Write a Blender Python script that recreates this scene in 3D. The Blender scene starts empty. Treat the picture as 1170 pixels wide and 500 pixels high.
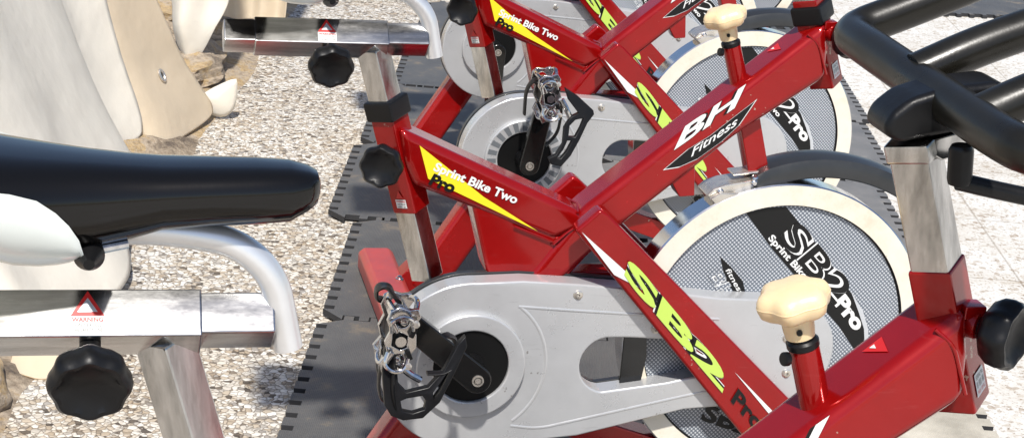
import bpy, bmesh, math, random
from mathutils import Vector, Matrix
random.seed(7)
S = bpy.context.scene
COL = S.collection
PI = math.pi
ZO = .06            # bikes are drawn with their ground at z = -0.06

# ------------------------------------------------------------------ materials
def new_mat(name):
    m = bpy.data.materials.new(name); m.use_nodes = True
    nt = m.node_tree; b = nt.nodes['Principled BSDF']
    return m, nt, b
def N(nt, t, **k):
    n = nt.nodes.new(t)
    for a, v in k.items():
        if a.startswith('i_'):
            n.inputs[a[2:].replace('_', ' ')].default_value = v
        else: setattr(n, a, v)
    return n
def ramp(nt, stops, interp='LINEAR'):
    r = N(nt, 'ShaderNodeValToRGB'); cr = r.color_ramp; cr.interpolation = interp
    while len(cr.elements) < len(stops): cr.elements.new(.5)
    for e, (p, c) in zip(cr.elements, stops):
        e.position = p; e.color = (*c, 1) if len(c) == 3 else c
    return r
def coords(nt, scale=1, rot=(0, 0, 0), kind='Object'):
    t = N(nt, 'ShaderNodeTexCoord'); mp = N(nt, 'ShaderNodeMapping')
    mp.inputs['Scale'].default_value = (scale,)*3 if not isinstance(scale, tuple) else scale
    mp.inputs['Rotation'].default_value = rot
    nt.links.new(t.outputs[kind], mp.inputs[0]); return mp
def simple(name, col, rough=.5, metal=0, coat=0, var=.0, vscale=30, bump=0, bscale=200, rvar=0, spec=None):
    m, nt, b = new_mat(name)
    b.inputs['Roughness'].default_value = rough; b.inputs['Metallic'].default_value = metal
    b.inputs['Coat Weight'].default_value = coat; b.inputs['Coat Roughness'].default_value = .06
    if spec is not None: b.inputs['Specular IOR Level'].default_value = spec
    b.inputs['Base Color'].default_value = (*col, 1)
    if var or rvar:
        mp = coords(nt)
        n = N(nt, 'ShaderNodeTexNoise', i_Scale=vscale, i_Detail=6., i_Roughness=.65)
        nt.links.new(mp.outputs[0], n.inputs['Vector'])
        if var:
            lo = tuple(c*(1-var) for c in col); hi = tuple(min(1, c*(1+var)) for c in col)
            r = ramp(nt, [(.3, lo), (.7, hi)]); nt.links.new(n.outputs[0], r.inputs[0])
            nt.links.new(r.outputs[0], b.inputs['Base Color'])
        if rvar:
            mr = N(nt, 'ShaderNodeMapRange'); mr.inputs[1].default_value = .3; mr.inputs[2].default_value = .7
            mr.inputs[3].default_value = max(.02, rough-rvar); mr.inputs[4].default_value = rough+rvar
            nt.links.new(n.outputs[0], mr.inputs[0]); nt.links.new(mr.outputs[0], b.inputs['Roughness'])
    if bump:
        mp2 = coords(nt); n2 = N(nt, 'ShaderNodeTexNoise', i_Scale=bscale, i_Detail=3.)
        nt.links.new(mp2.outputs[0], n2.inputs['Vector'])
        bp = N(nt, 'ShaderNodeBump', i_Strength=bump, i_Distance=.001)
        nt.links.new(n2.outputs[0], bp.inputs['Height']); nt.links.new(bp.outputs[0], b.inputs['Normal'])
    return m

M = {}
M['red'] = simple('red_paint', (.27, .003, .003), .22, .3, .5, var=.12, vscale=9, rvar=.06, spec=.25)
M['red_dull'] = simple('worn_red_paint', (.33, .045, .038), .45, .0, .2, var=.15, vscale=25, rvar=.1)
M['silver'] = simple('silver_plastic', (.47, .475, .48), .30, .4, .25, var=.06, vscale=14, rvar=.06)
def brushed(name, sc, sc2):
    m, nt, b = new_mat(name); L = nt.links.new
    mp = coords(nt, sc); n = N(nt, 'ShaderNodeTexNoise', i_Scale=1., i_Detail=6., i_Roughness=.6); L(mp.outputs[0], n.inputs['Vector'])
    mp2 = coords(nt, sc2); n2 = N(nt, 'ShaderNodeTexNoise', i_Scale=1., i_Detail=5., i_Roughness=.7); L(mp2.outputs[0], n2.inputs['Vector'])
    r = ramp(nt, [(.28, (.30, .297, .29)), (.46, (.48, .475, .465)), (.62, (.66, .65, .635))]); L(n.outputs[0], r.inputs[0])
    r2 = ramp(nt, [(.40, (.62, .61, .60)), (.50, (1, 1, 1))]); L(n2.outputs[0], r2.inputs[0])
    mx = N(nt, 'ShaderNodeMix', data_type='RGBA', blend_type='MULTIPLY'); mx.inputs[0].default_value = .3
    L(r.outputs[0], mx.inputs[6]); L(r2.outputs[0], mx.inputs[7]); L(mx.outputs[2], b.inputs['Base Color'])
    b.inputs['Metallic'].default_value = 1
    mr = N(nt, 'ShaderNodeMapRange'); mr.inputs[1].default_value = .3; mr.inputs[2].default_value = .7; mr.inputs[3].default_value = .12; mr.inputs[4].default_value = .26
    L(n2.outputs[0], mr.inputs[0]); L(mr.outputs[0], b.inputs['Roughness'])
    return m
M['alu'] = brushed('brushed_aluminium_post', (70, 70, 5), (35, 35, 14))
M['aluh'] = brushed('brushed_aluminium_bar', (5, 60, 60), (14, 35, 35))
M['satin'] = simple('satin_silver_paint', (.75, .75, .75), .35, .7, .3, var=.04, rvar=.05)
M['chrome'] = simple('chrome', (.62, .61, .60), .16, 1, 0, var=.25, vscale=120, rvar=.08)
M['black'] = simple('black_plastic', (.006, .006, .0065), .36, 0, .0, spec=.25, rvar=.1, bump=.1, bscale=300)
M['blackgloss'] = simple('glossy_black', (.004, .004, .004), .2, 0, .2, rvar=.04, vscale=12)
M['void'] = simple('black_cavity', (.004, .004, .004), .5, spec=.2)
M['foam'] = simple('black_foam_grip', (.010, .009, .0065), .30, 0, .0, spec=.35, var=.25, vscale=18, rvar=.1, bump=.07, bscale=400)
M['vinyl'] = simple('black_vinyl', (.004, .0035, .003), .10, 0, .0, spec=.38, rvar=.05, vscale=10, bump=.03, bscale=500)
M['piping'] = simple('grey_seam_thread', (.030, .030, .030), .30)
M['shell'] = simple('pearl_white_shell', (.72, .76, .72), .28, .05, .5, var=.03, vscale=8)
M['rubber'] = simple('shaded_side_rubber', (.02, .02, .022), .8)  # darker copy of the mat rubber, paints shade onto the side walls
M['grayplastic'] = simple('dark_grey_plastic', (.020, .021, .022), .36, 0, .1, var=.15, rvar=.08, bump=.1)
M['steel'] = simple('bracket_steel', (.62, .58, .52), .3, .8, 0, var=.15, vscale=60, rvar=.12)
M['white'] = simple('white_print', (.68, .68, .66), .45)
M['yellow'] = simple('yellow_print', (.74, .60, .015), .4, 0, .1)
M['yelgreen'] = simple('pale_yellow_print', (.80, .82, .20), .35, 0, .3)
M['lime'] = simple('lime_print', (.46, .62, .10), .4, 0, .1)
M['ink'] = simple('black_print', (.006, .006, .006), .35, 0, .0, spec=.3)
M['redprint'] = simple('red_print', (.50, .012, .010), .4)
M['maroon'] = simple('dark_red_print', (.12, .002, .010), .25, 0, .4)
M['vent'] = simple('grey_print', (.12, .13, .14), .4)
M['foil'] = simple('silver_foil_print', (.6, .62, .65), .3, .6)
M['tread'] = simple('steel_wheel_tread', (.7, .7, .7), .12, 1, 0, rvar=.05)
M['wax'] = simple('yellowed_knob_plastic', (.72, .55, .32), .38, 0, .15, var=.06, vscale=25)
M['wax'].node_tree.nodes['Principled BSDF'].inputs['Subsurface Weight'].default_value = .25
M['wax'].node_tree.nodes['Principled BSDF'].inputs['Subsurface Radius'].default_value = (.02, .012, .006)
M['wax'].node_tree.nodes['Principled BSDF'].inputs['Subsurface Scale'].default_value = .5

def worn(key, chip, amount, scuff, base_scale=1):
    m = M[key]; nt = m.node_tree; L = nt.links.new; b = nt.nodes['Principled BSDF']
    src = b.inputs['Base Color'].links[0].from_socket
    mp = coords(nt); n = N(nt, 'ShaderNodeTexNoise', i_Scale=95., i_Detail=3., i_Roughness=.6); L(mp.outputs[0], n.inputs['Vector'])
    g = N(nt, 'ShaderNodeTexNoise', i_Scale=11., i_Detail=3.); L(mp.outputs[0], g.inputs['Vector'])
    mu = N(nt, 'ShaderNodeMath', operation='MULTIPLY'); L(n.outputs[0], mu.inputs[0]); L(g.outputs[0], mu.inputs[1])
    r = ramp(nt, [(amount, (0, 0, 0)), (amount+.02, (1, 1, 1))]); L(mu.outputs[0], r.inputs[0])
    mx = N(nt, 'ShaderNodeMix', data_type='RGBA'); L(r.outputs[0], mx.inputs[0]); L(src, mx.inputs[6]); mx.inputs[7].default_value = (*chip, 1)
    mp2 = coords(nt, (22, 22, 130), (.5, .4, 0)); n2 = N(nt, 'ShaderNodeTexNoise', i_Scale=1., i_Detail=4., i_Roughness=.6); L(mp2.outputs[0], n2.inputs['Vector'])
    r2 = ramp(nt, [(.62, (0, 0, 0)), (.72, (.35, .35, .35))]); L(n2.outputs[0], r2.inputs[0])
    mx2 = N(nt, 'ShaderNodeMix', data_type='RGBA'); L(r2.outputs[0], mx2.inputs[0]); L(mx.outputs[2], mx2.inputs[6]); mx2.inputs[7].default_value = (*scuff, 1)
    L(mx2.outputs[2], b.inputs['Base Color'])
worn('red', (.42, .30, .24), .425, (.30, .03, .03))
worn('silver', (.25, .24, .23), .445, (.34, .34, .34))
def ivory():
    m, nt, b = new_mat('ivory_wheel_enamel'); L = nt.links.new
    mp = coords(nt)
    n1 = N(nt, 'ShaderNodeTexNoise', i_Scale=7., i_Detail=8., i_Roughness=.75)
    n2 = N(nt, 'ShaderNodeTexNoise', i_Scale=170., i_Detail=4., i_Roughness=.7)
    L(mp.outputs[0], n1.inputs['Vector']); L(mp.outputs[0], n2.inputs['Vector'])
    r1 = ramp(nt, [(.30, (.54, .46, .34)), (.48, (.66, .61, .50)), (.72, (.70, .67, .59))])
    r2 = ramp(nt, [(.28, (.35, .25, .15)), (.35, (1, 1, 1))])
    L(n1.outputs[0], r1.inputs[0]); L(n2.outputs[0], r2.inputs[0])
    mx = N(nt, 'ShaderNodeMix', data_type='RGBA', blend_type='MULTIPLY'); mx.inputs[0].default_value = .8
    L(r1.outputs[0], mx.inputs[6]); L(r2.outputs[0], mx.inputs[7]); L(mx.outputs[2], b.inputs['Base Color'])
    b.inputs['Roughness'].default_value = .5
    return m
M['ivory'] = ivory()

def dotted():
    m, nt, b = new_mat('dotted_wheel_sticker'); L = nt.links.new
    mp = coords(nt, 1/.0046, (0, PI/4, 0))
    sep = N(nt, 'ShaderNodeSeparateXYZ'); L(mp.outputs[0], sep.inputs[0])
    def fr(o):
        a = N(nt, 'ShaderNodeMath', operation='FRACT'); L(o, a.inputs[0])
        s = N(nt, 'ShaderNodeMath', operation='SUBTRACT'); s.inputs[1].default_value = .5; L(a.outputs[0], s.inputs[0])
        q = N(nt, 'ShaderNodeMath', operation='MULTIPLY'); L(s.outputs[0], q.inputs[0]); L(s.outputs[0], q.inputs[1]); return q
    x, z = fr(sep.outputs[0]), fr(sep.outputs[2])
    ad = N(nt, 'ShaderNodeMath', operation='ADD'); L(x.outputs[0], ad.inputs[0]); L(z.outputs[0], ad.inputs[1])
    r = ramp(nt, [(.065, (.50, .52, .54)), (.125, (.110, .128, .155))]); L(ad.outputs[0], r.inputs[0])
    n = N(nt, 'ShaderNodeTexNoise', i_Scale=6., i_Detail=5.); mp2 = coords(nt); L(mp2.outputs[0], n.inputs['Vector'])
    r2 = ramp(nt, [(.3, (.85, .85, .85)), (.7, (1.1, 1.1, 1.1))]); L(n.outputs[0], r2.inputs[0])
    mx = N(nt, 'ShaderNodeMix', data_type='RGBA', blend_type='MULTIPLY'); mx.inputs[0].default_value = 1
    L(r.outputs[0], mx.inputs[6]); L(r2.outputs[0], mx.inputs[7]); L(mx.outputs[2], b.inputs['Base Color'])
    b.inputs['Roughness'].default_value = .35; b.inputs['Coat Weight'].default_value = .2
    return m
M['dots'] = dotted()

def pebbles():
    m, nt, b = new_mat('washed_pebble_concrete'); L = nt.links.new
    mp = coords(nt)
    # irregular pebbles
    nz = N(nt, 'ShaderNodeTexNoise', i_Scale=60., i_Detail=2.); L(mp.outputs[0], nz.inputs['Vector'])
    ad = N(nt, 'ShaderNodeMix', data_type='RGBA', blend_type='LINEAR_LIGHT'); ad.inputs[0].default_value = .006
    L(mp.outputs[0], ad.inputs[6]); L(nz.outputs['Color'], ad.inputs[7])
    v = N(nt, 'ShaderNodeTexVoronoi', feature='F1', i_Scale=92.); L(ad.outputs[2], v.inputs['Vector'])
    e = N(nt, 'ShaderNodeTexVoronoi', feature='DISTANCE_TO_EDGE', i_Scale=92.); L(ad.outputs[2], e.inputs['Vector'])
    hs = N(nt, 'ShaderNodeSeparateColor'); L(v.outputs['Color'], hs.inputs[0])
    rc = ramp(nt, [(0, (.10, .08, .06)), (.06, (.20, .16, .12)), (.10, (.46, .37, .26)), (.28, (.58, .50, .39)), (.42, (.70, .65, .56)),
                   (.55, (.30, .27, .24)), (.62, (.74, .70, .62)), (1, (.82, .79, .73))]); L(hs.outputs[0], rc.inputs[0])
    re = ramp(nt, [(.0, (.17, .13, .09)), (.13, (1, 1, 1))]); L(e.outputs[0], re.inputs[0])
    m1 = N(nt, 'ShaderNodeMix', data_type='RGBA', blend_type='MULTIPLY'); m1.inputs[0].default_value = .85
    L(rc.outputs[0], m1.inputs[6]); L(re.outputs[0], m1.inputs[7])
    # bare cement film between and over some pebbles
    n2 = N(nt, 'ShaderNodeTexNoise', i_Scale=45., i_Detail=6., i_Roughness=.7); L(mp.outputs[0], n2.inputs['Vector'])
    rf = ramp(nt, [(.62, (0, 0, 0)), (.68, (1, 1, 1))]); L(n2.outputs[0], rf.inputs[0])
    m2 = N(nt, 'ShaderNodeMix', data_type='RGBA'); L(rf.outputs[0], m2.inputs[0])
    L(m1.outputs[2], m2.inputs[6]); m2.inputs[7].default_value = (.62, .57, .50, 1)
    # large stains, sandy near the mats
    n3 = N(nt, 'ShaderNodeTexNoise', i_Scale=2.2, i_Detail=7., i_Roughness=.65); L(mp.outputs[0], n3.inputs['Vector'])
    rs = ramp(nt, [(.35, (.86, .76, .62)), (.55, (1, 1, 1))]); L(n3.outputs[0], rs.inputs[0])
    m3 = N(nt, 'ShaderNodeMix', data_type='RGBA', blend_type='MULTIPLY'); m3.inputs[0].default_value = .8
    L(m2.outputs[2], m3.inputs[6]); L(rs.outputs[0], m3.inputs[7])
    # slab joints every 0.45 m
    br = N(nt, 'ShaderNodeTexBrick', offset=0., i_Scale=1.)
    br.inputs['Brick Width'].default_value = .45; br.inputs['Row Height'].default_value = .45
    br.inputs['Mortar Size'].default_value = .0035; br.inputs['Mortar Smooth'].default_value = .3
    br.inputs['Color1'].default_value = (1, 1, 1, 1); br.inputs['Color2'].default_value = (.95, .95, .95, 1); br.inputs['Mortar'].default_value = (.45, .38, .30, 1)
    mpb = coords(nt); mpb.inputs['Location'].default_value = (.185, .12, 0); L(mpb.outputs[0], br.inputs['Vector'])
    m4 = N(nt, 'ShaderNodeMix', data_type='RGBA', blend_type='MULTIPLY'); m4.inputs[0].default_value = .35
    L(m3.outputs[2], m4.inputs[6]); L(br.outputs[0], m4.inputs[7])
    hsv = N(nt, 'ShaderNodeHueSaturation'); hsv.inputs['Saturation'].default_value = .88; hsv.inputs['Value'].default_value = .82
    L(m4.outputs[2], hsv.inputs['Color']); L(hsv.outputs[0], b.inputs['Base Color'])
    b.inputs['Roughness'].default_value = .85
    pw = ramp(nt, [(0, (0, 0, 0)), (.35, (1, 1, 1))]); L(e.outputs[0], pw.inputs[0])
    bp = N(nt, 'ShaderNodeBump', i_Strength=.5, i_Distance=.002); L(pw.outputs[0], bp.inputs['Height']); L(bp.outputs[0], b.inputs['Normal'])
    return m
M['pebbles'] = pebbles()
def terrazzo():
    m, nt, b = new_mat('pale_speckled_paving'); L = nt.links.new
    mp = coords(nt)
    n0 = N(nt, 'ShaderNodeTexNoise', i_Scale=150., i_Detail=5., i_Roughness=.6); L(mp.outputs[0], n0.inputs['Vector'])
    r0 = ramp(nt, [(.30, (.16, .12, .09)), (.37, (.40, .34, .27)), (.44, (.56, .55, .52)), (.7, (.64, .63, .60))]); L(n0.outputs[0], r0.inputs[0])
    v = N(nt, 'ShaderNodeTexVoronoi', feature='F1', i_Scale=85.); L(mp.outputs[0], v.inputs['Vector'])
    hs = N(nt, 'ShaderNodeSeparateColor'); L(v.outputs['Color'], hs.inputs[0])
    r1 = ramp(nt, [(0, (.55, .45, .36)), (.12, (.9, .86, .8)), (.2, (1, 1, 1))]); L(hs.outputs[0], r1.inputs[0])
    m1 = N(nt, 'ShaderNodeMix', data_type='RGBA', blend_type='MULTIPLY'); m1.inputs[0].default_value = .8
    L(r0.outputs[0], m1.inputs[6]); L(r1.outputs[0], m1.inputs[7])
    br = N(nt, 'ShaderNodeTexBrick', offset=0., i_Scale=1.)
    br.inputs['Brick Width'].default_value = .45; br.inputs['Row Height'].default_value = .45
    br.inputs['Mortar Size'].default_value = .003; br.inputs['Mortar Smooth'].default_value = .3
    br.inputs['Color1'].default_value = (1, 1, 1, 1); br.inputs['Color2'].default_value = (.93, .92, .90, 1); br.inputs['Mortar'].default_value = (.40, .34, .27, 1)
    mpb = coords(nt); mpb.inputs['Location'].default_value = (.185, .12, 0); L(mpb.outputs[0], br.inputs['Vector'])
    m4 = N(nt, 'ShaderNodeMix', data_type='RGBA', blend_type='MULTIPLY'); m4.inputs[0].default_value = .5
    L(m1.outputs[2], m4.inputs[6]); L(br.outputs[0], m4.inputs[7])
    n3 = N(nt, 'ShaderNodeTexNoise', i_Scale=2.5, i_Detail=7., i_Roughness=.65); L(mp.outputs[0], n3.inputs['Vector'])
    rs = ramp(nt, [(.35, (.80, .75, .68)), (.55, (1, 1, 1))]); L(n3.outputs[0], rs.inputs[0])
    m5 = N(nt, 'ShaderNodeMix', data_type='RGBA', blend_type='MULTIPLY'); m5.inputs[0].default_value = .8
    L(m4.outputs[2], m5.inputs[6]); L(rs.outputs[0], m5.inputs[7])
    L(m5.outputs[2], b.inputs['Base Color']); b.inputs['Roughness'].default_value = .8
    bp = N(nt, 'ShaderNodeBump', i_Strength=.35, i_Distance=.002); L(n0.outputs[0], bp.inputs['Height']); L(bp.outputs[0], b.inputs['Normal'])
    return m
M['terrazzo'] = terrazzo()

def matrubber(name='grey_rubber_mat', cols=None):
    m, nt, b = new_mat(name); L = nt.links.new
    mp = coords(nt)
    w1 = N(nt, 'ShaderNodeTexWave', bands_direction='X', i_Scale=95., i_Distortion=.6); L(mp.outputs[0], w1.inputs['Vector'])
    w1.inputs['Detail Scale'].default_value = 4
    w2 = N(nt, 'ShaderNodeTexWave', bands_direction='Y', i_Scale=60., i_Distortion=1.); L(mp.outputs[0], w2.inputs['Vector'])
    n = N(nt, 'ShaderNodeTexNoise', i_Scale=5., i_Detail=8., i_Roughness=.7); L(mp.outputs[0], n.inputs['Vector'])
    r = ramp(nt, [(.35, (.062, .062, .063)), (.55, (.088, .086, .083)), (.66, (.20, .16, .11))] if not cols else list(zip((.35, .55, .70), cols))); L(n.outputs[0], r.inputs[0])
    L(r.outputs[0], b.inputs['Base Color'])
    mu = N(nt, 'ShaderNodeMath', operation='ADD'); L(w1.outputs[1], mu.inputs[0]); L(w2.outputs[1], mu.inputs[1])
    bp = N(nt, 'ShaderNodeBump', i_Strength=.5, i_Distance=.0012); L(mu.outputs[0], bp.inputs['Height']); L(bp.outputs[0], b.inputs['Normal'])
    b.inputs['Roughness'].default_value = .55
    return m
M['mat'] = matrubber()
M['mat_beige'] = matrubber('beige_rubber_mat', ((.34, .31, .25), (.50, .46, .38), (.60, .56, .47)))  # lighter beige tone for the right-hand mats
M['mat_pale'] = matrubber('pale_rubber_mat', ((.12, .12, .12), (.17, .165, .16), (.30, .27, .22)))

def rockmat():
    m, nt, b = new_mat('weathered_sandstone'); L = nt.links.new
    mp = coords(nt, (1, 1, 2.5), (.25, .1, .6))
    n = N(nt, 'ShaderNodeTexNoise', i_Scale=5., i_Detail=9., i_Roughness=.72); n.inputs['Distortion'].default_value = .5; L(mp.outputs[0], n.inputs['Vector'])
    r = ramp(nt, [(.33, (.09, .07, .055)), (.42, (.25, .20, .145)), (.50, (.40, .33, .25)), (.57, (.42, .30, .15)), (.66, (.33, .30, .27)), (.75, (.55, .48, .40))]); L(n.outputs[0], r.inputs[0])
    w = N(nt, 'ShaderNodeTexNoise', i_Scale=60., i_Detail=6., i_Roughness=.7); L(mp.outputs[0], w.inputs['Vector'])
    rw = ramp(nt, [(.35, (.55, .5, .45)), (.55, (1, 1, 1))]); L(w.outputs[0], rw.inputs[0])
    mx = N(nt, 'ShaderNodeMix', data_type='RGBA', blend_type='MULTIPLY'); mx.inputs[0].default_value = .8
    L(r.outputs[0], mx.inputs[6]); L(rw.outputs[0], mx.inputs[7]); L(mx.outputs[2], b.inputs['Base Color'])
    bp = N(nt, 'ShaderNodeBump', i_Strength=.8, i_Distance=.01); L(w.outputs[0], bp.inputs['Height']); L(bp.outputs[0], b.inputs['Normal'])
    b.inputs['Roughness'].default_value = .85
    return m
M['rock'] = rockmat()

def cloth(name, col, trans, var=.06):
    m, nt, b = new_mat(name); L = nt.links.new
    mp = coords(nt); n = N(nt, 'ShaderNodeTexNoise', i_Scale=6., i_Detail=7., i_Roughness=.6); L(mp.outputs[0], n.inputs['Vector'])
    r = ramp(nt, [(.3, tuple(c*(1-var*2) for c in col)), (.7, col)]); L(n.outputs[0], r.inputs[0])
    L(r.outputs[0], b.inputs['Base Color']); b.inputs['Roughness'].default_value = .5
    t = N(nt, 'ShaderNodeBsdfTranslucent'); L(r.outputs[0], t.inputs[0])
    mx = N(nt, 'ShaderNodeMixShader'); mx.inputs[0].default_value = trans
    L(b.outputs[0], mx.inputs[1]); L(t.outputs[0], mx.inputs[2])
    L(mx.outputs[0], nt.nodes['Material Output'].inputs[0])
    n2 = N(nt, 'ShaderNodeTexNoise', i_Scale=14., i_Detail=4.); L(mp.outputs[0], n2.inputs['Vector'])
    bp = N(nt, 'ShaderNodeBump', i_Strength=.4, i_Distance=.01); L(n2.outputs[0], bp.inputs['Height']); L(bp.outputs[0], b.inputs['Normal'])
    return m
M['tarp'] = cloth('white_tarpaulin', (.93, .89, .80), .40, .04)
M['canvas'] = cloth('beige_tarpaulin', (.88, .77, .60), .5, .05)
M['roofcloth'] = cloth('canopy_canvas', (.32, .29, .25), .12)

# ------------------------------------------------------------------ mesh building
class MB:
    def __init__(s, zo=0): s.v = []; s.f = []; s.m = []; s.mats = []; s.zo = zo
    def mi(s, m):
        m = M[m]
        if m not in s.mats: s.mats.append(m)
        return s.mats.index(m)
    def add(s, vs, fs, m):
        k = s.mi(m); o = len(s.v); s.v += [Vector(v) for v in vs]
        for f in fs: s.f.append([i+o for i in f]); s.m.append(k)
    def bm(s, b, m):
        b.verts.ensure_lookup_table(); b.verts.index_update()
        s.add([v.co.copy() for v in b.verts], [[v.index for v in f.verts] for f in b.faces], m); b.free()
    def prism(s, poly, y0, y1, m, bev=.004, seg=2):      # polygon in x-z, extruded along y
        b = bmesh.new()
        vs = [b.verts.new((x, y0, z)) for x, z in poly]; f = b.faces.new(vs)
        r = bmesh.ops.extrude_face_region(b, geom=[f])
        for e in r['geom']:
            if isinstance(e, bmesh.types.BMVert): e.co.y = y1
        bmesh.ops.recalc_face_normals(b, faces=b.faces[:])
        if bev: bmesh.ops.bevel(b, geom=b.edges[:], offset=bev, segments=seg, affect='EDGES', profile=.5, clamp_overlap=True)
        s.bm(b, m)
    def beam(s, p0, p1, sec, m, up=(0, 1, 0), bev=.003, caps=True, seg=2):
        p0 = Vector(p0); p1 = Vector(p1); t = (p1-p0).normalized()
        v = (Vector(up)-t*t.dot(Vector(up))).normalized(); u = v.cross(t)
        b = bmesh.new(); n = len(sec)
        a = [b.verts.new(p0+u*x+v*y) for x, y in sec]; c = [b.verts.new(p1+u*x+v*y) for x, y in sec]
        for i in range(n): b.faces.new((a[i], a[(i+1) % n], c[(i+1) % n], c[i]))
        if caps: b.faces.new(a[::-1]); b.faces.new(c)
        bmesh.ops.recalc_face_normals(b, faces=b.faces[:])
        if bev: bmesh.ops.bevel(b, geom=b.edges[:], offset=bev, segments=seg, affect='EDGES', profile=.5, clamp_overlap=True)
        s.bm(b, m)
    def tube(s, path, r, m, n=16, flat=None, upv=None, closed=False):
        P = [Vector(p) for p in path]; k = len(P); rs = r if isinstance(r, (list, tuple)) else [r]*k
        vs = []; prev = None
        for i, p in enumerate(P):
            if closed: t = (P[(i+1) % k]-P[i-1]).normalized()
            else: t = (P[min(i+1, k-1)]-P[max(i-1, 0)]).normalized()
            if prev is None:
                h = Vector(upv) if upv else (Vector((0, 0, 1)) if abs(t.z) < .8 else Vector((1, 0, 0)))
                u = (h-t*t.dot(h)).normalized()
            else: u = (prev-t*t.dot(prev)).normalized()
            if upv: h = Vector(upv); u = (h-t*t.dot(h)).normalized()
            prev = u; w = t.cross(u)
            fu, fw = (1, 1) if not flat else flat
            for j in range(n):
                a = 2*PI*j/n; vs.append(p+u*math.cos(a)*rs[i]*fu+w*math.sin(a)*rs[i]*fw)
        fs = []
        for i in range(k if closed else k-1):
            i2 = (i+1) % k
            for j in range(n): fs.append((i*n+j, i*n+(j+1) % n, i2*n+(j+1) % n, i2*n+j))
        if not closed: fs.append(tuple(range(n))[::-1]); fs.append(tuple((k-1)*n+j for j in range(n)))
        s.add(vs, fs, m)
    def lathe(s, prof, o, ax, m, n=32, lobes=0, lamp=0, mats=None):   # prof: (r, h)
        o = Vector(o); ax = Vector(ax).normalized()
        h = Vector((0, 0, 1)) if abs(ax.z) < .8 else Vector((1, 0, 0))
        u = (h-ax*ax.dot(h)).normalized(); w = ax.cross(u); vs = []; k = len(prof)
        for r, d in prof:
            for j in range(n):
                a = 2*PI*j/n; rr = r*(1+(lamp*math.cos(lobes*a) if lobes and r > .62*max(q[0] for q in prof) else 0))
                vs.append(o+ax*d+(u*math.cos(a)+w*math.sin(a))*rr)
        for i in range(k-1):
            s.add(vs[i*n:(i+2)*n], [(j, (j+1) % n, n+(j+1) % n, n+j) for j in range(n)], mats[i] if mats else m)
        if prof[0][0] > 1e-5: s.add(vs[:n], [tuple(range(n))[::-1]], mats[0] if mats else m)
        if prof[-1][0] > 1e-5: s.add(vs[-n:], [tuple(range(n))], mats[-1] if mats else m)
    def flat(s, poly, fn, m):                           # polygon in 2D mapped by fn -> 3D
        s.add([fn(*p) for p in poly], [tuple(range(len(poly)))], m)
    def box(s, c, d, m, rot=None, bev=.002):
        b = bmesh.new(); bmesh.ops.create_cube(b, size=1)
        for v in b.verts: v.co = Vector((v.co.x*d[0], v.co.y*d[1], v.co.z*d[2]))
        if bev: bmesh.ops.bevel(b, geom=b.edges[:], offset=bev, segments=2, affect='EDGES', profile=.5, clamp_overlap=True)
        R = Matrix.Rotation(rot[0], 3, rot[1]) if rot else Matrix.Identity(3)
        for v in b.verts: v.co = R @ v.co + Vector(c)
        s.bm(b, m)
    def text(s, t, quad, y, m, bold=.02, fn=None):
        """text stretched on the parallelogram quad = (bottom-left, bottom-right, top-left) in x-z at depth y"""
        vs, fs = text_geo(t, bold)
        p0, p1, p3 = quad
        fn = fn or (lambda x, z: Vector((x, y, z)))
        out = [fn(p0[0]+(p1[0]-p0[0])*a+(p3[0]-p0[0])*b, p0[1]+(p1[1]-p0[1])*a+(p3[1]-p0[1])*b) for a, b in vs]
        s.add(out, fs, m)
    def build(s, name, parent=None, angle=35, smooth=True, cache=None):
        me = bpy.data.meshes.new(name)
        me.from_pydata([v+Vector((0, 0, s.zo)) for v in s.v], [], s.f)
        for mm in s.mats: me.materials.append(mm)
        me.polygons.foreach_set('material_index', s.m); me.update()
        b = bmesh.new(); b.from_mesh(me); bmesh.ops.remove_doubles(b, verts=b.verts[:], dist=1e-6); b.to_mesh(me); b.free()
        if smooth:
            me.polygons.foreach_set('use_smooth', [True]*len(me.polygons)); me.set_sharp_from_angle(angle=math.radians(angle))
        o = bpy.data.objects.new(name, me); COL.objects.link(o)
        if smooth:
            wn = o.modifiers.new('normals', 'WEIGHTED_NORMAL'); wn.keep_sharp = True; wn.weight = 80
        if parent: o.parent = parent
        return o
_tc = {}
def text_geo(t, bold):
    if (t, bold) in _tc: return _tc[(t, bold)]
    c = bpy.data.curves.new('lettering', 'FONT'); c.body = t; c.size = 1; c.offset = bold; c.resolution_u = 4
    o = bpy.data.objects.new('lettering', c); COL.objects.link(o); bpy.context.view_layer.update()
    me = bpy.data.meshes.new_from_object(o.evaluated_get(bpy.context.evaluated_depsgraph_get()))
    xs = [v.co.x for v in me.vertices]; ys = [v.co.y for v in me.vertices]
    x0, x1, y0, y1 = min(xs), max(xs), min(ys), max(ys)
    if 'p' in t: y0 = min(y0, -.15)
    vs = [((v.co.x-x0)/(x1-x0), (v.co.y-y0)/(y1-y0)) for v in me.vertices]
    fs = [tuple(p.vertices) for p in me.polygons]
    bpy.data.objects.remove(o); bpy.data.curves.remove(c); bpy.data.meshes.remove(me)
    _tc[(t, bold)] = (vs, fs); return vs, fs
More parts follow.
